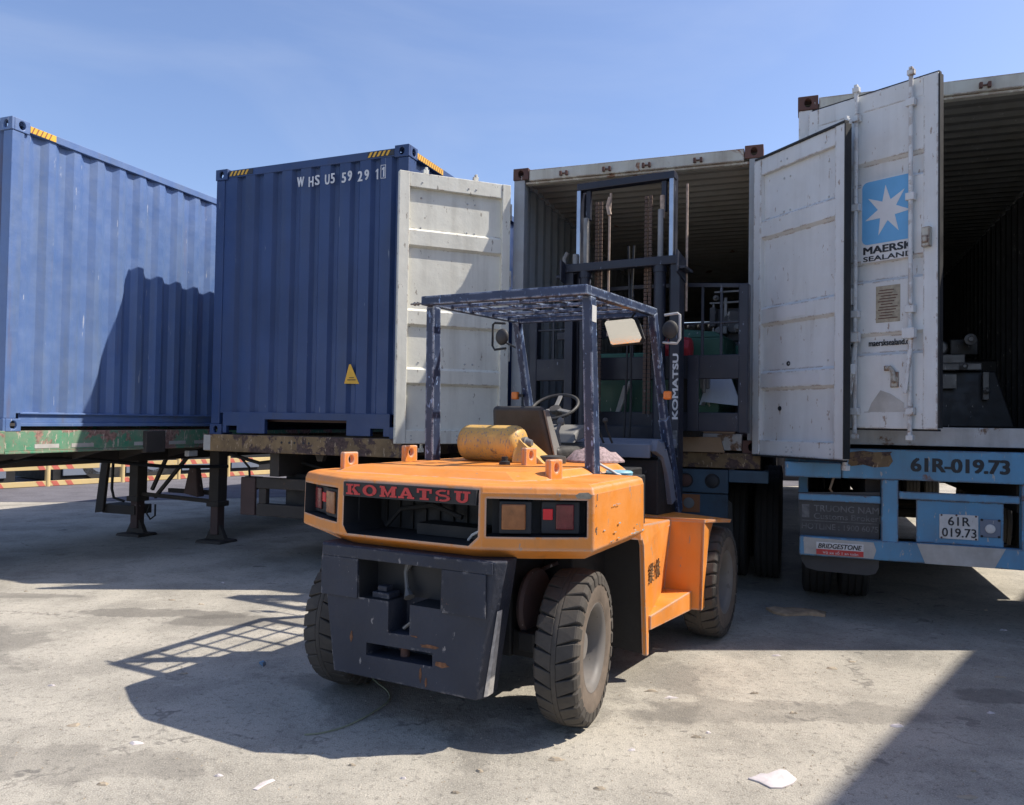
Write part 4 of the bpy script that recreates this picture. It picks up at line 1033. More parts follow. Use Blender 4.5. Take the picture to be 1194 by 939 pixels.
# rubbed primer patch at the upper corner and pale knocks along the lower edge
Mf, Lf = facet_M(1)
b = MB(); b.prism([(Lf - .085, 1.242), (Lf - .02, 1.240), (Lf - .012, 1.258), (Lf - .03, 1.272), (Lf - .075, 1.270), (Lf - .095, 1.256)], 'y', -.0006, .002)
b.xf(Mf).build('rubbed_patch', M['tan_plate'], cw)
r5 = random.Random(11)
def knock(Mx, x, z, sx, sz, mat, y0=-.0008):
    n = 9; P = [(x + sx * (.4 + .6 * r5.random()) * math.cos(t), z + sz * (.4 + .6 * r5.random()) * math.sin(t)) for t in [2 * PI * j / n for j in range(n)]]
    b = MB(); b.prism(P, 'y', y0, .002); b.xf(Mx).build('paint_chip', mat, cw)
for k in range(9): knock(Mf, .10 + .05 * k + .03 * r5.random(), .996 + .008 * r5.random(), .010 + .02 * r5.random(), .0025, M['rust'] if k % 3 else M['worn_metal'])
Ms = Matrix(((0, -1, 0, .9435), (1, 0, 0, 0), (0, 0, 1, 0), (0, 0, 0, 1)))
for k in range(14): knock(Ms, -.22 + .78 * r5.random(), 1.0 + (.01 * r5.random() if k < 9 else .14 * r5.random()), .008 + .018 * r5.random(), .003 + .003 * r5.random(), M['worn_metal'] if k % 2 else M['tan_plate'], -.0015)
for k in range(5): knock(Ms, .00 + .022 * k, 1.185 + .006 * r5.random(), .010, .003, M['worn_metal'], -.0015)
for k in range(5): knock(Ms, -.25 + .02 * r5.random(), 1.02 + .24 * r5.random(), .002, .006 + .02 * r5.random(), M['tan_plate'], -.0015)
# name board
b = MB(); b.box(-.414, .426, -.539, -.515, 1.199, 1.2755); nb = b.build('name_board', M['recess'], cw)
b = MB(); b.box(-.404, .418, -.5405, -.5385, 1.2035, 1.2705); b.build('board_face', M['black'], nb)
def slab_letters():
    """bold slab serif capitals, each a list of convex polygons on a 1x1 cell"""
    def rect(a, b_, c, d): return [(a, c), (b_, c), (b_, d), (a, d)]
    def arc(cx, cy, rx, ry, tx_, ty_, a0, a1, n=12):
        L = []
        for i in range(n):
            t0 = R(a0 + (a1 - a0) * i / n); t1 = R(a0 + (a1 - a0) * (i + 1) / n)
            o0 = (cx + rx * math.cos(t0), cy + ry * math.sin(t0)); o1 = (cx + rx * math.cos(t1), cy + ry * math.sin(t1))
            i0 = (cx + (rx - tx_) * math.cos(t0), cy + (ry - ty_) * math.sin(t0)); i1 = (cx + (rx - tx_) * math.cos(t1), cy + (ry - ty_) * math.sin(t1))
            L.append([i0, o0, o1, i1])
        return L
    s_ = .17; D = {}
    D['K'] = [rect(.12, .38, 0, 1), rect(0, .5, 0, s_), rect(0, .5, 1 - s_, 1), [(.38, .36), (.55, .62), (.86, .9), (.62, .9)], [(.42, .52), (.60, .66), (.95, .12), (.66, .12)], rect(.56, 1, 1 - s_, 1), rect(.58, 1.04, 0, s_)]
    D['O'] = arc(.5, .5, .5, .52, .26, .17, 0, 360, 28)
    D['M'] = [rect(.08, .28, 0, 1), rect(.74, .98, 0, 1), rect(0, .36, 0, s_), rect(.64, 1.06, 0, s_), rect(0, .3, 1 - s_, 1), rect(.76, 1.06, 1 - s_, 1), [(.28, 1), (.5, .36), (.5, .0), (.14, .98)], [(.5, .0), (.5, .36), (.76, 1), (.9, .98)]]
    D['A'] = [[(.06, .08), (.26, .08), (.56, .98), (.38, .98)], [(.68, .08), (.98, .08), (.62, .98), (.38, .98)], rect(.3, .75, .26, .42), rect(-.04, .36, 0, s_), rect(.58, 1.06, 0, s_)]
    D['T'] = [rect(.36, .64, 0, 1), rect(0, 1, 1 - s_, 1), rect(.2, .8, 0, s_), rect(0, .15, .6, 1), rect(.85, 1, .6, 1)]
    D['S'] = arc(.48, .73, .46, .29, .22, .16, 55, 250, 14) + arc(.50, .28, .48, .30, .22, .17, -125, 80, 14) + [rect(.78, .92, .62, 1.0), rect(.04, .18, 0, .38), [(.28, .42), (.36, .60), (.72, .60), (.66, .42)]]
    D['U'] = [rect(.12, .40, .3, 1), rect(.66, .88, .3, 1), rect(0, .5, 1 - s_, 1), rect(.54, 1.02, 1 - s_, 1)] + arc(.5, .34, .38, .36, .25, .18, 180, 360, 12)
    return D
LET = slab_letters()
b = MB(); x = -.392; cw_ = .092; gap = .0215; dd = 0
for ch in 'KOMATSU':
    wch = cw_ * (1.12 if ch == 'M' else 1.0)
    for i, poly in enumerate(LET[ch]):
        dd = .00012 * (i % 24)
        b.prism([(x + px * wch, 1.2085 + pz * .057) for px, pz in poly], 'y', -.5435 - dd, -.5410)
    x += wch + gap
b.build('name_lettering', M['red_paint'], nb)
# engine clutter inside the grille
b = MB()
for k in range(9): b.box(-.38 + k * .09, -.36 + k * .09, -.215, -.205, 1.0, 1.19)
b.box(-.05, .38, -.36, -.21, 1.0, 1.06); b.tube([(-.3, -.3, 1.02), (-.2, -.3, 1.12), (0, -.28, 1.15), (.2, -.3, 1.10)], .014, 8)
b.build('radiator_grille', M['black'], cw)
b = MB(); b.tube([(.33, -.45, 1.01), (.36, -.46, 1.04), (.41, -.47, 1.065)], .007, 6); b.build('loose_hose', M['plate_white'], cw)

# lower counterweight
pts0 = [(-.455, -.36), (-.465, -.50), (-.440, -.548), (.440, -.548), (.465, -.50), (.455, -.36)]
b = MB()
def lw(s_, z, dy=0): return [(x * s_, y + dy, z) for x, y in pts0]
r0 = b.verts(lw(1.02, .250)); r1 = b.verts(lw(1.17, .70)); r2 = b.verts(lw(1.25, .935))
b.bm.faces.new(r0[::-1]); b.bm.faces.new(r2)
for A, B in ((r0, r1), (r1, r2)):
    for j in range(6): b.bm.faces.new((A[j], A[(j + 1) % 6], B[(j + 1) % 6], B[j]))
lwt = b.build('lower_counterweight', M['navy_cast'], fk, bevel=.008, segs=2)
cs = [cutbox('c', [(-.285, .667), (.232, .667), (.238, .878), (-.290, .868)], 'y', -.7, -.385, M['recess']),
      cutbox('c', [(-.090, .505), (.046, .510), (.046, .69), (-.090, .69)], 'y', -.7, -.385, M['navy_cast']),
      cutbox('c', [(-.230, .368), (.190, .374), (.190, .441), (-.230, .434)], 'y', -.7, -.385, M['navy_cast'])]
for c in cs: c.parent = fk
boolean(lwt, cs)
for p in lwt.data.polygons: p.use_smooth = False
b = MB(); b.box(-.535, .535, -.5625, -.550, .872, .93); b.box(-.54, -.29, -.5605, -.5500, .66, .871); b.box(.243, .50, -.5605, -.5500, .655, .871)
b.build('cover_plate', M['navy_cast'], lwt, bevel=.003)
b = MB(); b.tube([(-.04, -.46, .36), (-.04, -.46, .45)], .025, 12); b.build('tow_pin', M['rust'], lwt, smooth=True)
b = MB(); b.tube([(-.07, -.44, .51), (-.02, -.50, .53), (.02, -.50, .56), (.04, -.42, .58), (.01, -.36, .56)], .010, 8)
b.tube([(-.07, -.40, .84), (-.075, -.42, .80), (-.05, -.44, .72), (-.02, -.46, .68)], [.022, .012, .012, .03], 8)
b.build('pin_lever', M['steel'], lwt, smooth=True)
b = MB(); b.box(-.22, -.11, -.52, -.42, .668, .70); b.box(-.20, -.14, -.50, -.44, .70, .73); b.build('latch_block', M['navy_cast'], lwt, bevel=.005)
for (x, z, sx, sz) in ((.17, .472, .085, .014), (.245, .395, .055, .020), (.12, .325, .010, .045), (.155, .29, .010, .030), (-.33, .45, .012, .04), (.08, .51, .03, .006)):
    b = MB(); n = 13; pts = [(x + sx * (.45 + .55 * rnd.random()) * math.cos(t), z + sz * (.45 + .55 * rnd.random()) * math.sin(t)) for t in [2 * PI * j / n for j in range(n)]]
    b.prism(pts, 'y', -.5502, -.5470); b.build('rust_patch', M['rust_light'], lwt)
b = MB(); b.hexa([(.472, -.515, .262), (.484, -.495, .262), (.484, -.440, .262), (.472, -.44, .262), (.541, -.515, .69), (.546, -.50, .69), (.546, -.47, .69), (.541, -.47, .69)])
b.build('worn_lit_edge', M['worn_metal'], lwt, bevel=.002)  # pale strip: bare metal, with the sun on the chamfer put into its colour

# hood, engine bonnet
b = MB()
h0 = [(-.70, -.30), (.52, -.30), (.62, -.12), (.62, 1.12), (-.70, 1.12)]; h1 = [(-.62, -.19), (.40, -.19), (.55, -.02), (.56, 1.10), (-.62, 1.10)]
A = b.verts([(x, y, 1.300) for x, y in h0]); B = b.verts([(x, y, 1.345) for x, y in h1]); b.bm.faces.new(A[::-1]); b.bm.faces.new(B)
for j in range(5): b.bm.faces.new((A[j], A[(j + 1) % 5], B[(j + 1) % 5], B[j]))
b.build('bonnet', M['orange'], fk, bevel=.012, segs=3)
# lifting eyes
for x, y, z in ((-.745, -.10, 1.296), (-.625, .36, 1.33), (.19, .50, 1.335), (.60, -.01, 1.296)):
    b = MB(); b.holed(-.055, .055, 0, .118, 0, .072, .017, .024, -.02, .02, lambda a, q, c: (q, a, c))
    b.xf(Matrix.Translation((x, y, z)) @ Matrix.Rotation(R(-14), 4, 'Z')); b.build('lifting_eye', M['orange'], fk, bevel=.009, segs=3)
b = MB(); b.lathe([(0, .035), (.02, .035), (.025, .02), (.05, .02), (.052, .001)], (.06, .42, 1.345), 'z', 14); b.build('filler_cap', M['black'], fk, smooth=True)
b = MB(); b.lathe([(0, .10), (.02, .105), (.045, .10), (.05, .08), (.052, .001)], (.20, .80, 1.345), 'z', 24); b.build('air_intake', M['vinyl'], fk, smooth=True)

# body between and ahead of the rear wheels
b = MB(); b.box(-.40, .40, -.10, 1.0, .34, .93); b.box(-.58, .58, .30, 1.55, .60, 1.30); b.build('chassis', M['black'], fk, bevel=.01)
b = MB(); b.box(-.52, .52, -.07, .07, .34, .48); b.tube([(-.60, .05, .41), (.60, .05, .41)], .06, 12); b.box(.47, .57, -.16, .04, .40, .50); b.build('steer_axle', M['black'], fk, bevel=.01)
b = MB()
for k in range(8): b.tube([(.30 + .02 * k, .0 + .1 * k, .55), (.32 + .015 * k, .1 + .1 * k, .7 + .02 * (k % 3)), (.5, .2 + .08 * k, .8)], .012, 6)
b.lathe([(0, .18), (.02, .19), (.04, .18)], (.46, .02, .62), 'x', 24, closed=False)
b.build('hydraulic_hose', M['under_brown'], fk, smooth=True)
for sg in (-1, 1):
    b = MB(); b.hexa([(sg * .55, .885, .19), (sg * .832, .885, .165), (sg * .832, .925, .165), (sg * .55, .925, .19), (sg * .50, .80, 1.0), (sg * .80, .80, 1.0), (sg * .80, .84, 1.0), (sg * .50, .84, 1.0)])
    b.build('mud_guard', M['black'], fk)
    # arch liner
    b = MB(); b.box(sg * .50 - .01, sg * .50 + .01, .48, .9, .45, .95); b.build('arch_liner', M['black'], fk)
    # orange side plate
    b = MB(); P = [(.838, .76, .880), (.838, .845, .93), (.842, .90, .21), (.845, .885, .17)]
    top_r = (.835, .74, .985); top_f = (.752, 1.68, .918); bf = (.707, 1.68, .415); br = (.850, .90, .40); tip0 = (.850, .905, .165); tip1 = (.850, .868, .165); rr_ = (.846, .80, .86)
    def mir(p, t=0): return (sg * (p[0] - t), p[1], p[2])
    poly = [top_r, top_f, bf, (.846, .915, .385), tip0, tip1, rr_]
    A = b.verts([mir(p) for p in poly]); B = b.verts([mir(p, .03) for p in poly]); n = len(poly)
    b.bm.faces.new(A); b.bm.faces.new(B[::-1])
    for j in range(n): b.bm.faces.new((A[j], B[j], B[(j + 1) % n], A[(j + 1) % n]))
    sp = b.build('side_plate', M['orange'], fk)
    if sg > 0:
        ax_ = Vector((.752 - .835, 1.68 - .74, 0)).normalized()
        for q_, g_ in ((.0, '業'), (.19, '株')):
            text('plate_lettering', g_, M['brown_mark'], sp, Vector((.8475, .90, .60)) + ax_ * q_, ax_, FZ, .125, .125, 0, depth=.005)
    # top deck over the tank and step
    b = MB(); b.hexa([mir((.50, .60, .93)), mir((.846, .74, .90)), mir((.752, 1.70, .88)), mir((.45, 1.70, .88)), mir((.50, .60, .99)), mir((.835, .76, .987)), mir((.745, 1.70, .92)), mir((.45, 1.70, .92))])
    b.build('side_deck', M['orange'], fk)
    b = MB(); b.hexa([mir((.80, .905, .31)), mir((.862, .905, .318)), mir((.915, 1.676, .290)), mir((.70, 1.676, .30)), mir((.80, .905, .405)), mir((.862, .905, .405)), mir((.915, 1.676, .425)), mir((.70, 1.676, .42))])
    b.build('step', M['orange'], fk, bevel=.004)
    # front fender: rear face, outer return, top
    b = MB(); P = [(.752, .918), (1.0, .925), (.985, .295), (.90, .292), (.706, .415)]
    b.prism([(sg * x, z) for x, z in P], 'y', 1.68, 1.70); fd = b.build('front_fender', M['orange'], fk)
    b = MB(); pf = [(1.68, .295), (1.765, .30), (1.78, .55), (1.80, .70), (1.86, .82), (1.95, .90), (1.95, .925), (1.68, .925)]
    A = b.verts([(sg * (.985 + (z - .295) * .0238 + .001), y, z) for y, z in pf]); B = b.verts([(sg * (.965 + (z - .295) * .0238), y, z) for y, z in pf]); n = len(pf)
    b.bm.faces.new(A); b.bm.faces.new(B[::-1])
    for j in range(n): b.bm.faces.new((A[j], B[j], B[(j + 1) % n], A[(j + 1) % n]))
    b.build('fender_side', M['orange'], fd)
    b = MB(); b.hexa([mir((.40, 1.69, .905)), mir((1.003, 1.675, .918)), mir((1.09, 2.10, .880)), mir((.40, 2.4, .880)), mir((.40, 1.69, .935)), mir((1.003, 1.675, .940)), mir((1.10, 2.10, .905)), mir((.40, 2.4, .905))])
    b.build('fender_top', M['orange'], fd)
# wheels
wheel(fk, (.714, .06, .412), .412, .228, .215, 1, R(7))
wheel(fk, (-.714, -.04, .412), .412, .228, .215, -1, R(7))
wheel(fk, (.935, 2.155, .42), .42, .25, .22, 1, 0, rim='rim')
wheel(fk, (-.935, 2.155, .42), .42, .25, .22, -1, 0)
b = MB(); b.box(-.80, .80, 2.05, 2.26, .30, .56); b.build('drive_axle', M['black'], fk, bevel=.02)
b = MB(); b.box(-.55, .55, 1.55, 2.40, .30, .90); b.build('front_frame', M['black'], fk, bevel=.01)
b = MB(); b.box(-.60, .60, 1.86, 2.42, .90, 1.34); b.build('cowl', M['black'], fk, bevel=.01)
b = MB(); b.hexa([(-.60, 1.80, 1.41), (.56, 1.80, 1.41), (.60, 2.35, 1.44), (-.60, 2.35, 1.44), (-.60, 1.80, 1.46), (.56, 1.80, 1.46), (.60, 2.35, 1.49), (-.60, 2.35, 1.49)])
b.box(.16, .56, 1.77, 1.80, 1.355, 1.46)
b.box(-.60, -.20, 1.83, 1.86, .95, 1.40); b.build('dashboard', M['far_blue'], fk, bevel=.006)
b = MB()
pa = [(.58, 1.82, 1.45), (.60, 1.95, 1.40), (.61, 2.05, 1.25), (.62, 2.15, 1.0)]
for i in range(3): b.bar(pa[i], pa[i + 1], .05, .09)
b.build('cowl_bracket', M['far_blue'], fk, bevel=.004)
b = MB(); b.hexa([(-.32, 1.60, 1.455), (.02, 1.60, 1.455), (.02, 1.85, 1.50), (-.32, 1.85, 1.50), (-.30, 1.64, 1.53), (.0, 1.64, 1.53), (.0, 1.85, 1.60), (-.30, 1.85, 1.60)])
b.build('instrument_panel', M['vinyl_grey'], fk, bevel=.01)
b = MB(); b.tube([(-.2, 1.9, 1.45), (-.2, 1.78, 1.72)], .03, 10); b.build('steering_column', M['vinyl'], fk, smooth=True)
# steering wheel
Msw = Matrix.Translation((-.205, 1.72, 1.735)) @ Matrix.Rotation(R(32), 4, 'X')
b = MB(); N = 40
ring = [(math.cos(2 * PI * j / N) * .19, math.sin(2 * PI * j / N) * .19, 0) for j in range(N + 1)]
b.tube(ring, .0135, 10, cap=False); b.lathe([(-.03, .035), (.0, .05), (.012, .045), (.016, .001)], (0, 0, -.02), 'z', 20)
sw = b.xf(Msw).build('steering_wheel', M['vinyl'], fk, smooth=True)
b = MB()
for a_ in (95, 215, 335): b.bar((.03 * math.cos(R(a_)), .03 * math.sin(R(a_)), -.015), (.185 * math.cos(R(a_)), .185 * math.sin(R(a_)), 0), .035, .010)
b.xf(Msw).build('spoke', M['vinyl_grey'], sw, bevel=.003)
# levers
for k in range(3):
    b = MB(); b.tube([(.12 + .07 * k, 1.78, 1.46), (.10 + .07 * k, 1.70, 1.58), (.10 + .07 * k, 1.68, 1.62)], .008, 8); b.sphere((.10 + .07 * k, 1.68, 1.635), .022)
    b.build('control_lever', M['vinyl'], fk, smooth=True)
b = MB(); b.tube([(-.02, 1.42, 1.44), (-.03, 1.40, 1.55), (-.02, 1.42, 1.60)], .014, 8); b.sphere((-.02, 1.43, 1.62), .028, 1, .7, 1.2); b.build('hand_brake', M['vinyl_grey'], fk, smooth=True)
# seat
b = MB(); b.hexa([(-.385, 1.05, 1.36), (.09, 1.05, 1.36), (.09, 1.20, 1.36), (-.385, 1.20, 1.36), (-.355, .97, 1.725), (.045, .97, 1.725), (.045, 1.06, 1.725), (-.355, 1.06, 1.725)])
stb = b.build('seat_back', M['vinyl'], fk, bevel=.035, segs=4, smooth=True)
b = MB(); b.hexa([(.092, 1.07, 1.38), (.104, 1.075, 1.38), (.104, 1.195, 1.38), (.092, 1.205, 1.38), (.047, .985, 1.70), (.062, .99, 1.70), (.062, 1.055, 1.70), (.047, 1.06, 1.70)])
b.build('seat_trim', M['vinyl_grey'], stb, bevel=.005)
b = MB(); b.box(-.40, .12, 1.10, 1.62, 1.34, 1.44); b.build('seat_cushion', M['vinyl'], fk, bevel=.04, segs=4, smooth=True)
# gas tank lying across the bonnet
b = MB(); rt = .122; L0, L1 = -.46, .03
prof = [(L0, .001)] + [(L0 + .07 * (1 - math.cos(R(a_))), rt * math.sin(R(a_))) for a_ in (20, 40, 60, 80, 90)] + [(L1 - .06, rt)] + [(L1 - .06 + .06 * math.sin(R(a_)), .045 + (rt - .045) * math.cos(R(a_))) for a_ in (20, 40, 60, 80)] + [(L1, .001)]
b.lathe(prof, (0, .74, 1.345 + rt), 'x', 40); tk = b.build('gas_tank', M['tank'], fk, smooth=True)
b = MB(); b.lathe([(0, .035), (.03, .04), (.035, .03), (.07, .02), (.072, .001)], (.03, .72, 1.345 + rt + .01), 'x', 16); b.build('tank_valve', M['steel'], tk, smooth=True)
b = MB(); b.hexa([(.0, .62, 1.346), (.22, .66, 1.346), (.22, .86, 1.346), (.0, .86, 1.346), (-.0, .66, 1.52), (.03, .68, 1.50), (.03, .82, 1.50), (-.0, .82, 1.52)]); b.build('tank_cradle', M['tank'], tk, bevel=.008)
# guard
G = M['guard_blue']
gr = MB(); gr.box(-.60, .60, .425, .485, 2.385, 2.445)
gd = gr.build('overhead_guard', G, fk, bevel=.006)
for sg in (-1, 1):
    b = MB(); b.hexa([(sg * .60, .486, 2.385), (sg * .545, .486, 2.385), (sg * .545, 1.80, 2.425), (sg * .60, 1.80, 2.425), (sg * .60, .486, 2.445), (sg * .545, .486, 2.445), (sg * .545, 1.80, 2.485), (sg * .60, 1.80, 2.485)])
    b.build('guard_rail', G, gd, bevel=.005)
    b = MB(); b.hexa([(sg * .62, .53, 1.29), (sg * .555, .53, 1.29), (sg * .555, .63, 1.29), (sg * .62, .63, 1.29), (sg * .599, .487, 2.384), (sg * .538, .487, 2.384), (sg * .538, .575, 2.384), (sg * .599, .575, 2.384)])
    b.build('rear_post', G, gd, bevel=.006)
    b = MB(); b.bar((sg * .575, 1.76, 2.44), (sg * .585, 2.05, 1.66), .055, .075); b.bar((sg * .585, 2.05, 1.66), (sg * .60, 2.40, .90), .065, .10); b.build('front_post', G, gd, bevel=.006)
    b = MB(); b.box(sg * .655 - .03, sg * .655 + .03, 1.88, 1.93, 1.80, 1.865); b.build('indicator', M['amber'], gd, bevel=.012)
    b = MB(); b.box(min(sg * .59, sg * .63), max(sg * .59, sg * .63), 1.90, 1.94, 1.82, 1.845); b.build('indicator_bracket', M['black'], gd)
b = MB(); b.box(-.544, .544, 1.74, 1.80, 2.42, 2.48); b.build('guard_front_bar', G, gd, bevel=.005)
for y in (.72, 1.0, 1.3, 1.55):
    b = MB(); z = 2.395 + (y - .45) * .03; b.box(-.544, .544, y, y + .032, z, z + .022); b.build('guard_bar', G, gd, bevel=.004)
for k in range(5):
    x = -.40 + k * .2
    b = MB(); b.hexa([(x - .012, .486, 2.418), (x + .012, .486, 2.418), (x + .012, 1.74, 2.457), (x - .012, 1.74, 2.457), (x - .012, .486, 2.43), (x + .012, .486, 2.43), (x + .012, 1.74, 2.469), (x - .012, 1.74, 2.469)]); b.build('guard_slat', G, gd)
b = MB(); b.tube([(-.70, .45, 2.40), (-.60, .45, 2.40)], .006, 8); b.lathe([(-.672, .014), (-.66, .014)], (0, .45, 2.40), 'x', 6); b.lathe([(-.645, .014), (-.635, .014)], (0, .45, 2.40), 'x', 6); b.build('guard_bolt', M['steel'], gd)
b = MB(); b.box(.6015, .6035, .50, .57, 2.23, 2.33); b.build('guard_sticker', M['plate_white'], gd)
# mirrors
b = MB(); P = [(.31, 2.175), (.565, 2.195), (.545, 2.355), (.50, 2.385), (.30, 2.375), (.275, 2.355), (.29, 2.20)]
P = [(.335, 2.180), (.565, 2.195), (.585, 2.23), (.535, 2.375), (.515, 2.388), (.295, 2.378), (.280, 2.36), (.318, 2.19)]
b.prism(P, 'y', 0, .02); Mm = Matrix.Translation((0, 1.56, 0)); 
mr = b.xf(Mm).build('mirror', M['black'], fk, bevel=.006)
cxm = sum(p[0] for p in P) / 8; czm = sum(p[1] for p in P) / 8
b = MB(); Pg = [(cxm + (x - cxm) * .90, czm + (z - czm) * .87) for x, z in P]
A = b.verts([(x, 1.490 + (2.39 - z) * .27, z) for x, z in Pg]); B = b.verts([(x, 1.5595, z) for x, z in Pg]); b.bm.faces.new(A); b.bm.faces.new(B[::-1])
for j in range(8): b.bm.faces.new((A[j], B[j], B[(j + 1) % 8], A[(j + 1) % 8]))
b.build('mirror_glass', M['mirror'], mr)
b = MB(); b.tube([(.45, 1.58, 2.36), (.50, 1.60, 2.44), (.57, 1.70, 2.45)], .008, 8); b.build('mirror_arm', M['black'], mr)
for sg in (-1, 1):
    cx = .665 if sg > 0 else -.80
    b = MB(); b.sphere((cx, 1.92, 2.335), .062, 1, .45, 1.15, 3); m2 = b.build('mirror', M['vinyl'], fk, smooth=True)
    b = MB(); s2 = 1 if sg > 0 else -1; xo = cx + s2 * .07
    b.tube([(cx - s2 * .04, 1.90, 2.445), (xo - s2 * .01, 1.90, 2.455), (xo + s2 * .01, 1.90, 2.44), (xo + s2 * .012, 1.90, 2.26), (xo - s2 * .01, 1.90, 2.225), (cx - s2 * .05, 1.90, 2.235)], .010, 8)
    b.build('mirror_frame', M['plate_white'] if sg > 0 else M['black'], m2, smooth=True)
    b = MB(); b.tube([(cx, 1.93, 2.30), (sg * .62, 1.90, 2.22), (sg * .59, 1.86, 2.18)], .008, 8); b.build('mirror_arm', M['black'], m2)
# mast
NV = M['navy']; my = 2.70
b = MB(); b.box(-.53, .53, 2.60, 2.68, 2.985, 3.060); ms = b.build('mast', NV, fk, bevel=.006)
for sg in (-1, 1):
    b = MB(); x0, x1 = sg * .535, sg * .455
    b.box(min(x0, x1), max(x0, x1), 2.62, 2.64, .28, 3.0); b.box(min(x0, x0 - sg * .02), max(x0, x0 - sg * .02), 2.64, 2.76, .28, 3.06); b.box(min(x0, x1), max(x0, x1), 2.76, 2.78, .28, 3.0)
    b.build('outer_rail', NV, ms, bevel=.004)
    b = MB(); x0, x1 = sg * .452, sg * .385
    b.box(min(x0, x0 - sg * .022), max(x0, x0 - sg * .022), 2.70, 2.84, .9, 3.815); b.box(min(x0, x1), max(x0, x1), 2.82, 2.84, .9, 3.76)
    b.build('inner_rail', NV, ms, bevel=.004)
    b = MB(); b.box(min(sg * .455, sg * .418), max(sg * .455, sg * .418), 2.680, 2.699, 2.99, 3.752); b.build('polished_lit_flange', M['lit_steel'], ms, bevel=.004)  # bright strip: polished steel, with light on the flange put into its colour
    b = MB(); b.box(min(sg * .38, sg * .335), max(sg * .38, sg * .335), 2.72, 2.76, 3.48, 3.752); b.build('cylinder_bracket', NV, ms, bevel=.004)
    b = MB(); b.tube([(sg * .35, 2.66, .4), (sg * .35, 2.66, 2.93)], .052, 18); b.tube([(sg * .35, 2.66, 2.93), (sg * .35, 2.66, 2.99)], .060, 18); lc = b.build('lift_cylinder', NV, ms, smooth=True)
    b = MB(); b.tube([(sg * .35, 2.66, 2.99), (sg * .35, 2.66, 3.48)], .025, 14); b.build('piston_rod', M['steel'], lc, smooth=True)
    b = MB(); b.box(min(sg * .53, sg * .60), max(sg * .53, sg * .60), 2.55, 2.80, 2.93, 2.955); b.hexa([(sg * .53, 2.52, 2.90), (sg * .545, 2.52, 2.90), (sg * .545, 2.82, 2.84), (sg * .53, 2.82, 2.84), (sg * .53, 2.52, 3.09), (sg * .545, 2.52, 3.09), (sg * .545, 2.82, 3.04), (sg * .53, 2.82, 3.04)]); b.build('mast_gusset', NV, ms, bevel=.004)
    # leaf chains
    for q, xx in enumerate((.255, .215)):
        b = MB(); x = sg * xx - .02
        z = 1.7
        while z < 3.62:
            b.box(x - .014, x + .014, 2.73, 2.748, z, z + .030); b.box(x - .010, x + .010, 2.726, 2.752, z + .010, z + .020); z += .036
        b.build('lift_chain', M['chain'], ms)
    b = MB(); b.tube([(sg * .40 + (.145 if sg > 0 else 0), 2.80, 3.72), (sg * .40 + (.145 if sg > 0 else 0), 2.80, 2.6)] if sg > 0 else [(-.135, 2.72, 3.70), (-.145, 2.72, 3.5), (-.15, 2.72, 2.4)], .011, 8)
    b.build('hose', M['chain_pale'], ms, smooth=True)
b = MB(); b.box(-.46, .46, 2.69, 2.78, 3.755, 3.82); b.build('mast_top_bar', NV, ms, bevel=.006)
b = MB()
for z in (.6, 1.45): b.box(-.45, .45, 2.78, 2.83, z, z + .14)
b.box(-.72, .45, 2.86, 2.90, 2.40, 2.47); b.build('mast_cross_member', NV, ms, bevel=.005)
b = MB(); b.tube([(-.14, 2.71, 3.5), (-.16, 2.71, 3.58), (-.14, 2.71, 3.66)], .02, 8); b.tube([(.35, 2.72, 3.42), (.345, 2.72, 3.62)], .022, 8); b.build('chain_anchor', M['chain_pale'], ms, smooth=True)
text('mast_lettering', 'KOMATSU', M['white_mark'], ms, (.532, 2.6195, 1.655), (0, 0, 1), (-1, 0, 0), .56, .050, .07)
b = MB(); b.box(.490, .528, 2.6175, 2.6195, 1.41, 1.56); b.build('mast_sticker', M['flap_text'], ms)
b = MB(); b.tube([(-.56, 2.66, 3.062), (-.56, 2.66, 3.13), (-.53, 2.66, 3.18)], .022, 8); b.lathe([(0, .03), (.09, .03)], (-.44, 2.64, 3.062), 'z', 12); b.build('mast_fitting', M['steel'], ms, smooth=True)
# carriage with load backrest
yc = 2.93
b = MB(); b.box(-.97, .985, yc, yc + .07, 2.015, 2.225); cr = b.build('fork_carriage', NV, fk, bevel=.006)
b = MB(); b.hexa([(-.97, yc, 1.575), (.985, yc, 1.565), (.985, yc + .07, 1.565), (-.97, yc + .07, 1.575), (-.97, yc, 1.75), (.44, yc, 1.75), (.44, yc + .07, 1.75), (-.97, yc + .07, 1.75)]) if False else b.box(-.97, .985, yc, yc + .07, 1.555, 1.72)
b.build('carriage_bar', NV, cr, bevel=.006)
for x in (-.55, -.44, .44, .58):
    b = MB(); b.box(x - .05, x + .05, yc - .02, yc - .001, 1.555, 2.225); b.build('carriage_plate', NV, cr, bevel=.004)
for x0, x1 in ((.965, 1.05), (-1.05, -.965)):
    b = MB(); b.box(x0, x1, yc - .005, yc + .10, 1.54, 2.835); b.build('backrest_post', NV, cr, bevel=.012)
b = MB()
pth = [(-1.0, yc + .03, 2.82), (-.45, yc + .03, 2.86), (.0, yc + .03, 2.87), (.45, yc + .03, 2.86), (1.0, yc + .03, 2.82)]
for i in range(4): b.bar(pth[i], pth[i + 1], .03, .035)
for x in (-.80, -.64, 0.0, .648, .813): b.box(x - .011, x + .011, yc + .02, yc + .045, 2.22, 2.84)
b.box(-.97, .97, yc + .018, yc + .047, 2.50, 2.518); b.build('load_backrest', NV, cr, bevel=.003)
for sg in (-1, 1):
    x = sg * .50
    b = MB(); b.prism([(yc + .072, 1.50), (yc + 1.15, 1.50), (yc + 1.15, 1.515), (yc + .13, 1.56), (yc + .13, 2.2), (yc + .072, 2.2)], 'x', x - .06, x + .06); b.build('fork', M['black'], cr)
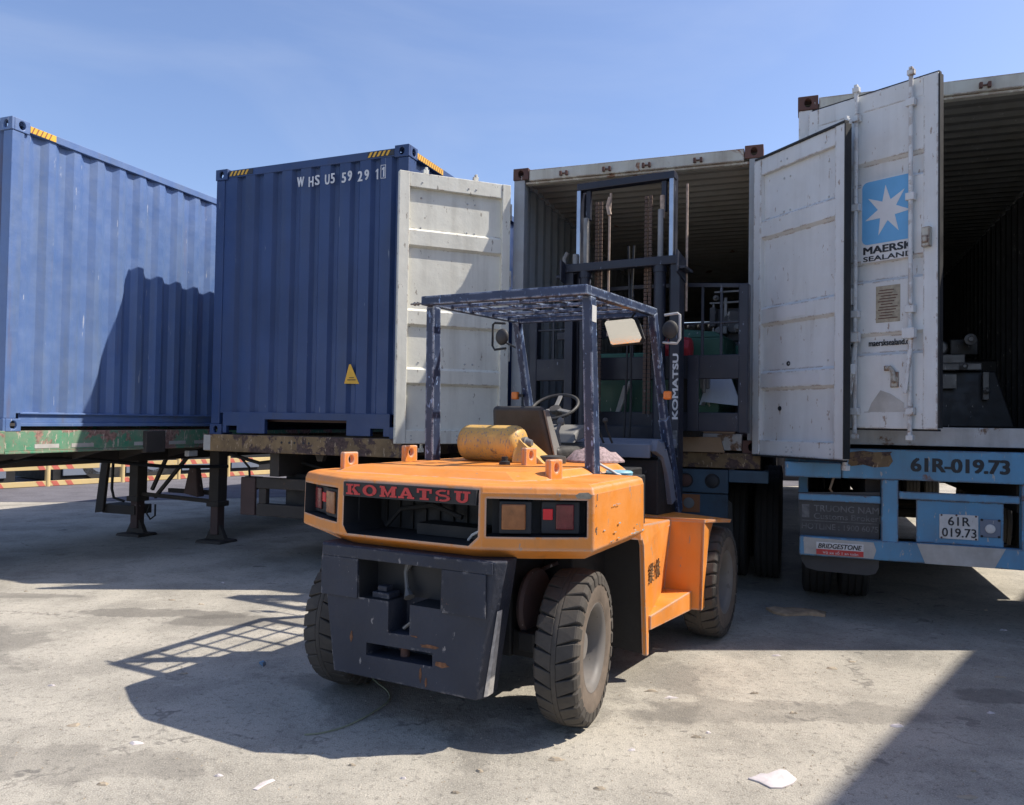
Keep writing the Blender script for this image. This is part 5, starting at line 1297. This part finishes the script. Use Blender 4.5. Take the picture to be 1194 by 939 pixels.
# chain hanging on the carriage
for x, ya, yb in ((.145, 2.21, 1.80), (.27, 2.20, 1.86), (.30, 2.20, 1.84)):
    b = MB(); z = ya
    k = 0
    while z > yb:
        xo = .008 * math.sin(k * 1.3)
        if k % 2 == 0: b.box(x - .012 + xo, x + .012 + xo, yc - .032, yc - .024, z - .03, z)
        else: b.box(x - .004 + xo, x + .004 + xo, yc - .040, yc - .018, z - .03, z)
        z -= .024; k += 1
    b.build('hanging_chain', M['black'], cr)

for k in range(2):
    x = .06 + .05 * k
    b = MB(); b.tube([(x, 2.55, 1.0), (x + .01, 2.60, 1.8), (x - .02 * k, 2.66, 2.3 + .1 * k), (x - .03 * k, 2.70, 2.75), (x - .02, 2.72, 3.2)], .011, 8); b.build('hydraulic_hose', M['black'], ms, smooth=True)
for (p0, p1) in (((-.50, 1.80, 1.44), (-.45, 2.6, 1.1)), ((.30, 1.86, 1.43), (.45, 2.62, 1.25)), ((.50, 1.86, 1.25), (.58, 2.5, .9))):
    b = MB(); m_ = tuple((a + c) / 2 for a, c in zip(p0, p1)); b.tube([p0, (m_[0] + .05, m_[1], m_[2] + .10), p1], .014, 8); b.build('hydraulic_hose', M['vinyl'], fk, smooth=True)
def fl2w(x, y, z=0):
    return Vector((FO[0] + x * math.cos(PHI) + y * math.sin(PHI), FO[1] - x * math.sin(PHI) + y * math.cos(PHI), z))

# rag on the seat and things left behind it
def rag(name, label, cat, pts, mat, z0, amp, seed):
    r2 = random.Random(seed); b = MB(); n = len(pts)
    cx = sum(p[0] for p in pts) / n; cy = sum(p[1] for p in pts) / n
    rings = []
    for q, s_ in enumerate((1, .72, .42, .15)):
        rings.append(b.verts([fl2w(cx + (x - cx) * s_, cy + (y - cy) * s_, z0 + .012 + amp * (1 - s_) ** .7 + amp * .5 * (r2.random() - .3) * (q > 0)) for x, y in pts]))
    low = b.verts([fl2w(x, y, z0) for x, y in pts]); rings.insert(0, low)
    for q in range(len(rings) - 1):
        for j in range(n): b.bm.faces.new((rings[q][j], rings[q][(j + 1) % n], rings[q + 1][(j + 1) % n], rings[q + 1][j]))
    b.bm.faces.new(rings[0][::-1]); b.bm.faces.new(rings[-1])
    o = b.build(name, mat, smooth=True); tag(o, label, cat); return o
pts = [(.36 + .20 * math.cos(t) * (1 + .12 * math.sin(3 * t)), 1.14 + .20 * math.sin(t)) for t in [2 * PI * j / 18 for j in range(18)]]
rag('rag', 'crumpled pinkish rag heaped beside the forklift seat', 'rag', pts, M['cloth_pink'], 1.348, .09, 3)
# rope and light blue lid beside the rear post
b = MB(); b.box(.50, .78, .575, 1.02, .96, 1.285); b.build('side_box', M['black'], fk, bevel=.01)
b = MB(); b.tube([fl2w(.60, .66, 1.36), fl2w(.62, .68, 1.345), fl2w(.66, .69, 1.325), fl2w(.70, .70, 1.30), fl2w(.72, .74, 1.292), fl2w(.74, .80, 1.291)], .009, 8)
tag(b.build('rope', M['plate_white'], smooth=True), 'short white rope end lying beside the right rear post of the forklift', 'rope')
b = MB(); b.lathe([(0, .085), (.02, .09), (.03, .08), (.032, .001)], (0, 0, 0), 'z', 24)
b.xf(Matrix.Translation(fl2w(.675, .80, 1.286))); tag(b.build('plastic_lid', M['cloth_blue'], smooth=True), 'light blue plastic lid beside the right rear post of the forklift', 'lid')

# ------------------------------------------------------------------ machines being unloaded
def mroot(name, label, cat, x, y, z, a=-PHI, group=None): p = fl2w(x, y, z); return thing(name, label, cat, p, a, group)
gl = mroot('machine_tool', 'green machine tool sitting just inside the container behind the fork carriage', 'machine', 0, 3.55, 1.53)
b = MB(); b.box(-.85, .66, 0, .75, 0, .60); b.box(-.80, .20, .05, .70, .60, .72); b.build('base', M['green_mach'], gl, bevel=.02)
b = MB(); b.box(.25, .70, .0, .55, .602, .92); b.hexa([(.25, .0, .92), (.70, .0, .92), (.70, .55, .92), (.25, .55, .92), (.25, .05, 1.02), (.60, .05, .98), (.60, .5, .98), (.25, .5, 1.02)]); b.build('headstock', M['green_mach'], gl, bevel=.015)
b = MB(); b.box(-.6, -.1, .1, .5, .72, .80); b.build('saddle', M['green_lite'], gl, bevel=.01)
b = MB(); b.lathe([(-.20, .001), (-.20, .09), (-.12, .11), (.0, .12), (.10, .10), (.12, .001)], (.34, -.18, .80), 'x', 8); b.build('motor_cover', M['red_cover'], gl, bevel=.01)
b = MB(); b.hexa([(.52, -.10, .30), (.88, -.06, .26), (.88, -.04, .26), (.52, -.08, .30), (.60, -.02, .68), (.72, .0, .68), (.72, .02, .68), (.60, .0, .68)]); b.hexa([(.50, -.10, .27), (.52, -.10, .27), (.58, .3, .25), (.5, .3, .25), (.60, -.02, .66), (.62, -.02, .66), (.62, .3, .66), (.58, .3, .66)]); b.build('chute', M['sheet'], gl)
b = MB(); b.box(.52, .60, -.16, -.10, .42, .60); b.tube([(.56, -.17, .38), (.56, -.17, .62)], .02, 8); b.build('control_box', M['steel'], gl, bevel=.01)
b = MB(); b.prism([(.03, .545), (.10, .545), (.065, .60)], 'y', -.004, -.001); b.build('warning_sticker', M['hazard_y'], gl)
b = MB(); b.hexa([(-.40, -.10, .0), (-.36, -.10, .0), (-.36, -.06, .0), (-.40, -.06, .0), (-.26, -.10, .46), (-.20, -.10, .46), (-.20, -.06, .46), (-.26, -.06, .46)]); b.tube([(-.22, -.08, .44), (-.19, -.08, .5)], .02, 8); b.build('pale_lever', M['plate_white'], gl, bevel=.006)
g2 = mroot('machine_tool', 'grey lathe with chucks and slides standing deeper in the container behind the grille', 'machine', .75, 4.3, 1.53)
b = MB(); b.box(-.35, .55, 0, .6, 0, .95); b.build('base', M['mach_grey'], g2, bevel=.02)
b = MB(); b.box(-.30, .05, .0, .5, .952, 1.30); b.lathe([(-.06, .12), (0, .12), (.04, .07), (.10, .07)], (-.10, -.02, 1.15), 'y', 20); b.build('headstock', M['mach_grey'], g2, bevel=.015)
b = MB(); b.box(.12, .55, .0, .45, .952, 1.02); b.box(.16, .50, -.04, .40, 1.022, 1.07); b.box(.20, .45, .05, .3, 1.072, 1.14); b.build('cross_slide', M['steel'], g2, bevel=.008)
b = MB(); b.box(-.35, .2, -.08, -.05, 1.34, 1.36); b.box(-.32, -.30, -.08, -.05, 1.0, 1.34); b.box(-.2, -.17, -.08, -.05, 1.10, 1.40); b.box(-.30, .32, -.09, -.06, 1.45, 1.47); b.build('slide_rod', M['steel'], g2, bevel=.004)
for (x, z, r_) in ((-.24, 1.05, .05), (-.05, 1.08, .045), (.30, 1.16, .04), (.46, 1.12, .03), (-.28, 1.40, .03)):
    b = MB(); b.lathe([(-.14, r_ * .4), (-.11, r_ * .5), (-.10, r_), (-.08, r_), (-.07, r_ * .6), (0, r_ * .6)], (x, 0, z), 'y', 14); b.build('hand_wheel', M['steel'], g2, smooth=True)
b = MB(); b.box(.30, .42, -.02, .08, .70, .93); b.build('terminal_box', M['plate_white'], g2, bevel=.01)
b = MB(); b.box(-.1, .25, -.05, .3, .60, .90); b.build('tool_post', M['green_lite'], g2, bevel=.01)
for (x0, x1, y0, y1, z0, z1, m_) in ((-.34, -.28, -.12, .0, 1.10, 1.30, 'mach_grey'), (-.24, -.16, -.12, .0, 1.02, 1.10, 'steel'), (.02, .10, -.10, .0, 1.12, 1.20, 'steel'), (.08, .30, .05, .3, 1.142, 1.22, 'mach_grey'), (.40, .52, -.06, .1, 1.072, 1.16, 'plate_white'), (.12, .24, -.05, .05, .40, .58, 'green_lite'), (.44, .54, -.02, .1, .30, .62, 'mach_grey'), (-.30, -.20, -.10, .0, .74, .86, 'green_lite')):
    b = MB(); b.box(x0, x1, y0, y1, z0, z1); b.build('fitting', M[m_], g2, bevel=.01)
# timber packing on the container sill
for i, (u, v, ln, z, nm) in enumerate(((.9, .02, 1.30, .170, 'long pale timber lying along the container sill under the carriage'), (1.55, .25, .62, .170, 'short timber block on the container floor beside the grey door'))):
    p = frame_pt(O3, A3, u, v, Z3 + z - .004)
    b = MB(); b.box(0, ln, 0, .12, 0, .085); 
    b.xf(Matrix.Translation(p) @ Matrix.Rotation(A3, 4, 'Z')); tag(b.build('timber', M['timber'], bevel=.006), nm, 'timber', )
def on3(u, v, z): return frame_pt(O3, A3, u, v, z)
b = MB(); b.hexa([on3(1.72, -.10, 1.36), on3(2.12, -.10, 1.36), on3(2.12, -.035, 1.36), on3(1.72, -.035, 1.36), on3(1.72, -.10, 1.50), on3(2.08, -.10, 1.50), on3(2.08, -.035, 1.50), on3(1.72, -.035, 1.50)])
tag(b.build('timber', M['timber'], bevel=.005), 'pale wooden block wedged under the sill beside the standing grey door', 'timber')
# machine inside the right-hand container
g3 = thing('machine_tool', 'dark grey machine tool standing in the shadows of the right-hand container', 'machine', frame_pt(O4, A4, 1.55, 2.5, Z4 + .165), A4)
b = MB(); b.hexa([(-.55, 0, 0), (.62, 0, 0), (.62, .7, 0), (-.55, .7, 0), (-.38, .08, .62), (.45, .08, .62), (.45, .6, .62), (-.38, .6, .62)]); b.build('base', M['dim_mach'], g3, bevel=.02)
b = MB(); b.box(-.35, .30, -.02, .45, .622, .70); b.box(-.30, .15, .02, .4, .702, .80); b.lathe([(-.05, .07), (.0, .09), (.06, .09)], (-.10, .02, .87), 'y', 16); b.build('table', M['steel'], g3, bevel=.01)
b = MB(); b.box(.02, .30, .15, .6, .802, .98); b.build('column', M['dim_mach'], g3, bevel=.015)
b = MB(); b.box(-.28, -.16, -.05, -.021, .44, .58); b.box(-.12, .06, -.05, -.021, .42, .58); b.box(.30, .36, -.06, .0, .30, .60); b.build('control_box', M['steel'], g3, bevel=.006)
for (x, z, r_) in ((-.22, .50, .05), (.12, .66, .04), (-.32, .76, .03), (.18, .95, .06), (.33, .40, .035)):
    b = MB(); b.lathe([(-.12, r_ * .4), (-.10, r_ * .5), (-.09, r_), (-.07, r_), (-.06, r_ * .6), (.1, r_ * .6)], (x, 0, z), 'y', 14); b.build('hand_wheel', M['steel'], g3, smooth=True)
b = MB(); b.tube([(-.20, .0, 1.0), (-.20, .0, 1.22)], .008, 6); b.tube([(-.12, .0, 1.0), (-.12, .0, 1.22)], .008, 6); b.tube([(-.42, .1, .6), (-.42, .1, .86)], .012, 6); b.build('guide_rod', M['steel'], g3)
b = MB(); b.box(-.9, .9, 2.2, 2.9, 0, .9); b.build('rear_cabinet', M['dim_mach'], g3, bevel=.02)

# ------------------------------------------------------------------ loose things on the ground
def gpx(px, py):
    d = _f + _r2 * ((px - IMG_W / 2) / F_PX) + _u2 * ((IMG_H / 2 - py) / F_PX); t = -CAM_H / d.z
    return Vector((d.x * t, d.y * t, 0))
def flat(name, label, cat, ppx, mat, th, crump=0.0, group=None, seed=1):
    r2 = random.Random(seed); P = [gpx(*p) for p in ppx]; n = len(P); c = sum(P, Vector()) / n
    b = MB(); low = b.verts([Vector((p.x, p.y, .001)) for p in P]); rings = [low]
    rings.append(b.verts([Vector((p.x, p.y, .001 + th)) for p in P]))
    if crump:
        for s_ in (.7, .35): rings.append(b.verts([c + (p - c) * s_ + Vector((0, 0, th + crump * (.3 + r2.random()))) for p in P]))
    for q in range(len(rings) - 1):
        for j in range(n): b.bm.faces.new((rings[q][j], rings[q][(j + 1) % n], rings[q + 1][(j + 1) % n], rings[q + 1][j]))
    b.bm.faces.new(low[::-1]); b.bm.faces.new(rings[-1])
    o = b.build(name, mat, smooth=bool(crump)); tag(o, label, cat, group); return o
flat('cloth_scrap', 'crumpled white cloth lying on the yard at the shadow edge in front', 'cloth', [(872, 909), (885, 913), (899, 920), (912, 920), (925, 915), (929, 910), (923, 905), (912, 902), (903, 905), (890, 906), (880, 907)], M['paper'], .006, .022, seed=4)
flat('cardboard_piece', 'torn brown cardboard lying in the shade by the trailer wheels', 'cardboard', [(893, 711), (902, 716), (915, 719), (945, 718), (962, 720), (963, 716), (940, 713), (925, 711), (908, 712)], M['card'], .02, .014, seed=2)
flat('blue_scrap', 'small blue plastic scrap in the forklift shadow', 'scrap', [(302, 774), (307, 778), (310, 775), (307, 772)], M['tr_blue'], .01, .01)
flat('white_scrap', 'thin white strip on the sunlit concrete near the lower left', 'scrap', [(295, 921), (300, 922), (310, 916), (321, 911), (318, 909), (306, 913)], M['paper'], .003, .004)
b = MB(); tw = [(355, 858), (372, 857), (400, 850), (425, 838), (445, 826), (456, 816), (452, 806), (436, 800), (420, 796), (412, 791)]
P = [gpx(*p) + Vector((0, 0, .006)) for p in tw]; P[-1].z = .25; P[-2].z = .12; P[-3].z = .03
sm = []
for i in range(len(P) - 1):
    for k in range(4):
        t = k / 4; sm.append(P[i].lerp(P[i + 1], t) + Vector((0, 0, 0)))
sm.append(P[-1])
for _ in range(3):
    sm = [sm[0]] + [(sm[i - 1] + sm[i] * 2 + sm[i + 1]) / 4 for i in range(1, len(sm) - 1)] + [sm[-1]]
b.tube(sm, .0042, 6); tag(b.build('twine', M['twine'], smooth=True), 'thin green twine trailing from the forklift onto the shaded ground', 'twine')
# scraps, chips and pebbles scattered over the yard
r3 = random.Random(21)
spots = [(437, 0)]
lit = [(435, 727), (710, 768), (766, 757), (905, 765), (993, 772), (997, 680), (782, 814), (880, 809), (925, 832), (826, 855), (812, 860), (760, 806), (1155, 832), (1135, 900), (1128, 930), (1170, 735), (1150, 712), (86, 846), (160, 867), (700, 920), (648, 886), (470, 908), (530, 925), (215, 786), (60, 800), (235, 705), (30, 690), (1046, 847), (970, 780), (1165, 790), (737, 875), (560, 900), (120, 915), (255, 905), (410, 893), (200, 700), (260, 680)]
for i, (px, py) in enumerate(lit):
    p = gpx(px, py); b = MB(); s_ = .008 + .016 * r3.random()
    n = 7; A = []
    for j in range(n):
        t = 2 * PI * j / n; A.append(Vector((p.x + s_ * (1 + r3.random()) * math.cos(t) * 1.3, p.y + s_ * (.6 + r3.random() * .6) * math.sin(t), .001)))
    top = [Vector((p.x + (q.x - p.x) * .6, p.y + (q.y - p.y) * .6, .004 + .008 * r3.random())) for q in A]
    va = b.verts(A); vb = b.verts(top); b.bm.faces.new(va[::-1]); b.bm.faces.new(vb)
    for j in range(n): b.bm.faces.new((va[j], va[(j + 1) % n], vb[(j + 1) % n], vb[j]))
    o = b.build('litter_scrap', M['leaf'] if i % 3 else M['paper'])
    tag(o, 'tiny dry scrap or chip lying on the concrete yard', 'scrap', 'tiny scraps scattered over the yard')
# grit : uncountable fine stones
b = MB(); r4 = random.Random(5)
for i in range(2600):
    d = 2.9 + 9 * r4.random() ** 1.6; x = (r4.random() - .5) * 1.45 * d; s_ = .0018 + .0042 * r4.random() ** 3
    P0 = Vector((x, d, 0)); A = [P0 + Vector((s_ * math.cos(t) * (1 + .4 * r4.random()), s_ * math.sin(t), 0)) for t in (0, 2.1, 4.2)]
    va = b.verts(A); ap = b.bm.verts.new(P0 + Vector((0, 0, s_ * 1.1)))
    for j in range(3): b.bm.faces.new((va[j], va[(j + 1) % 3], ap))
g_ = b.build('grit', M['leaf']); g_['kind'] = 'stuff'; g_['label'] = 'fine grit and chips strewn over the concrete'
bpy.context.view_layer.update()
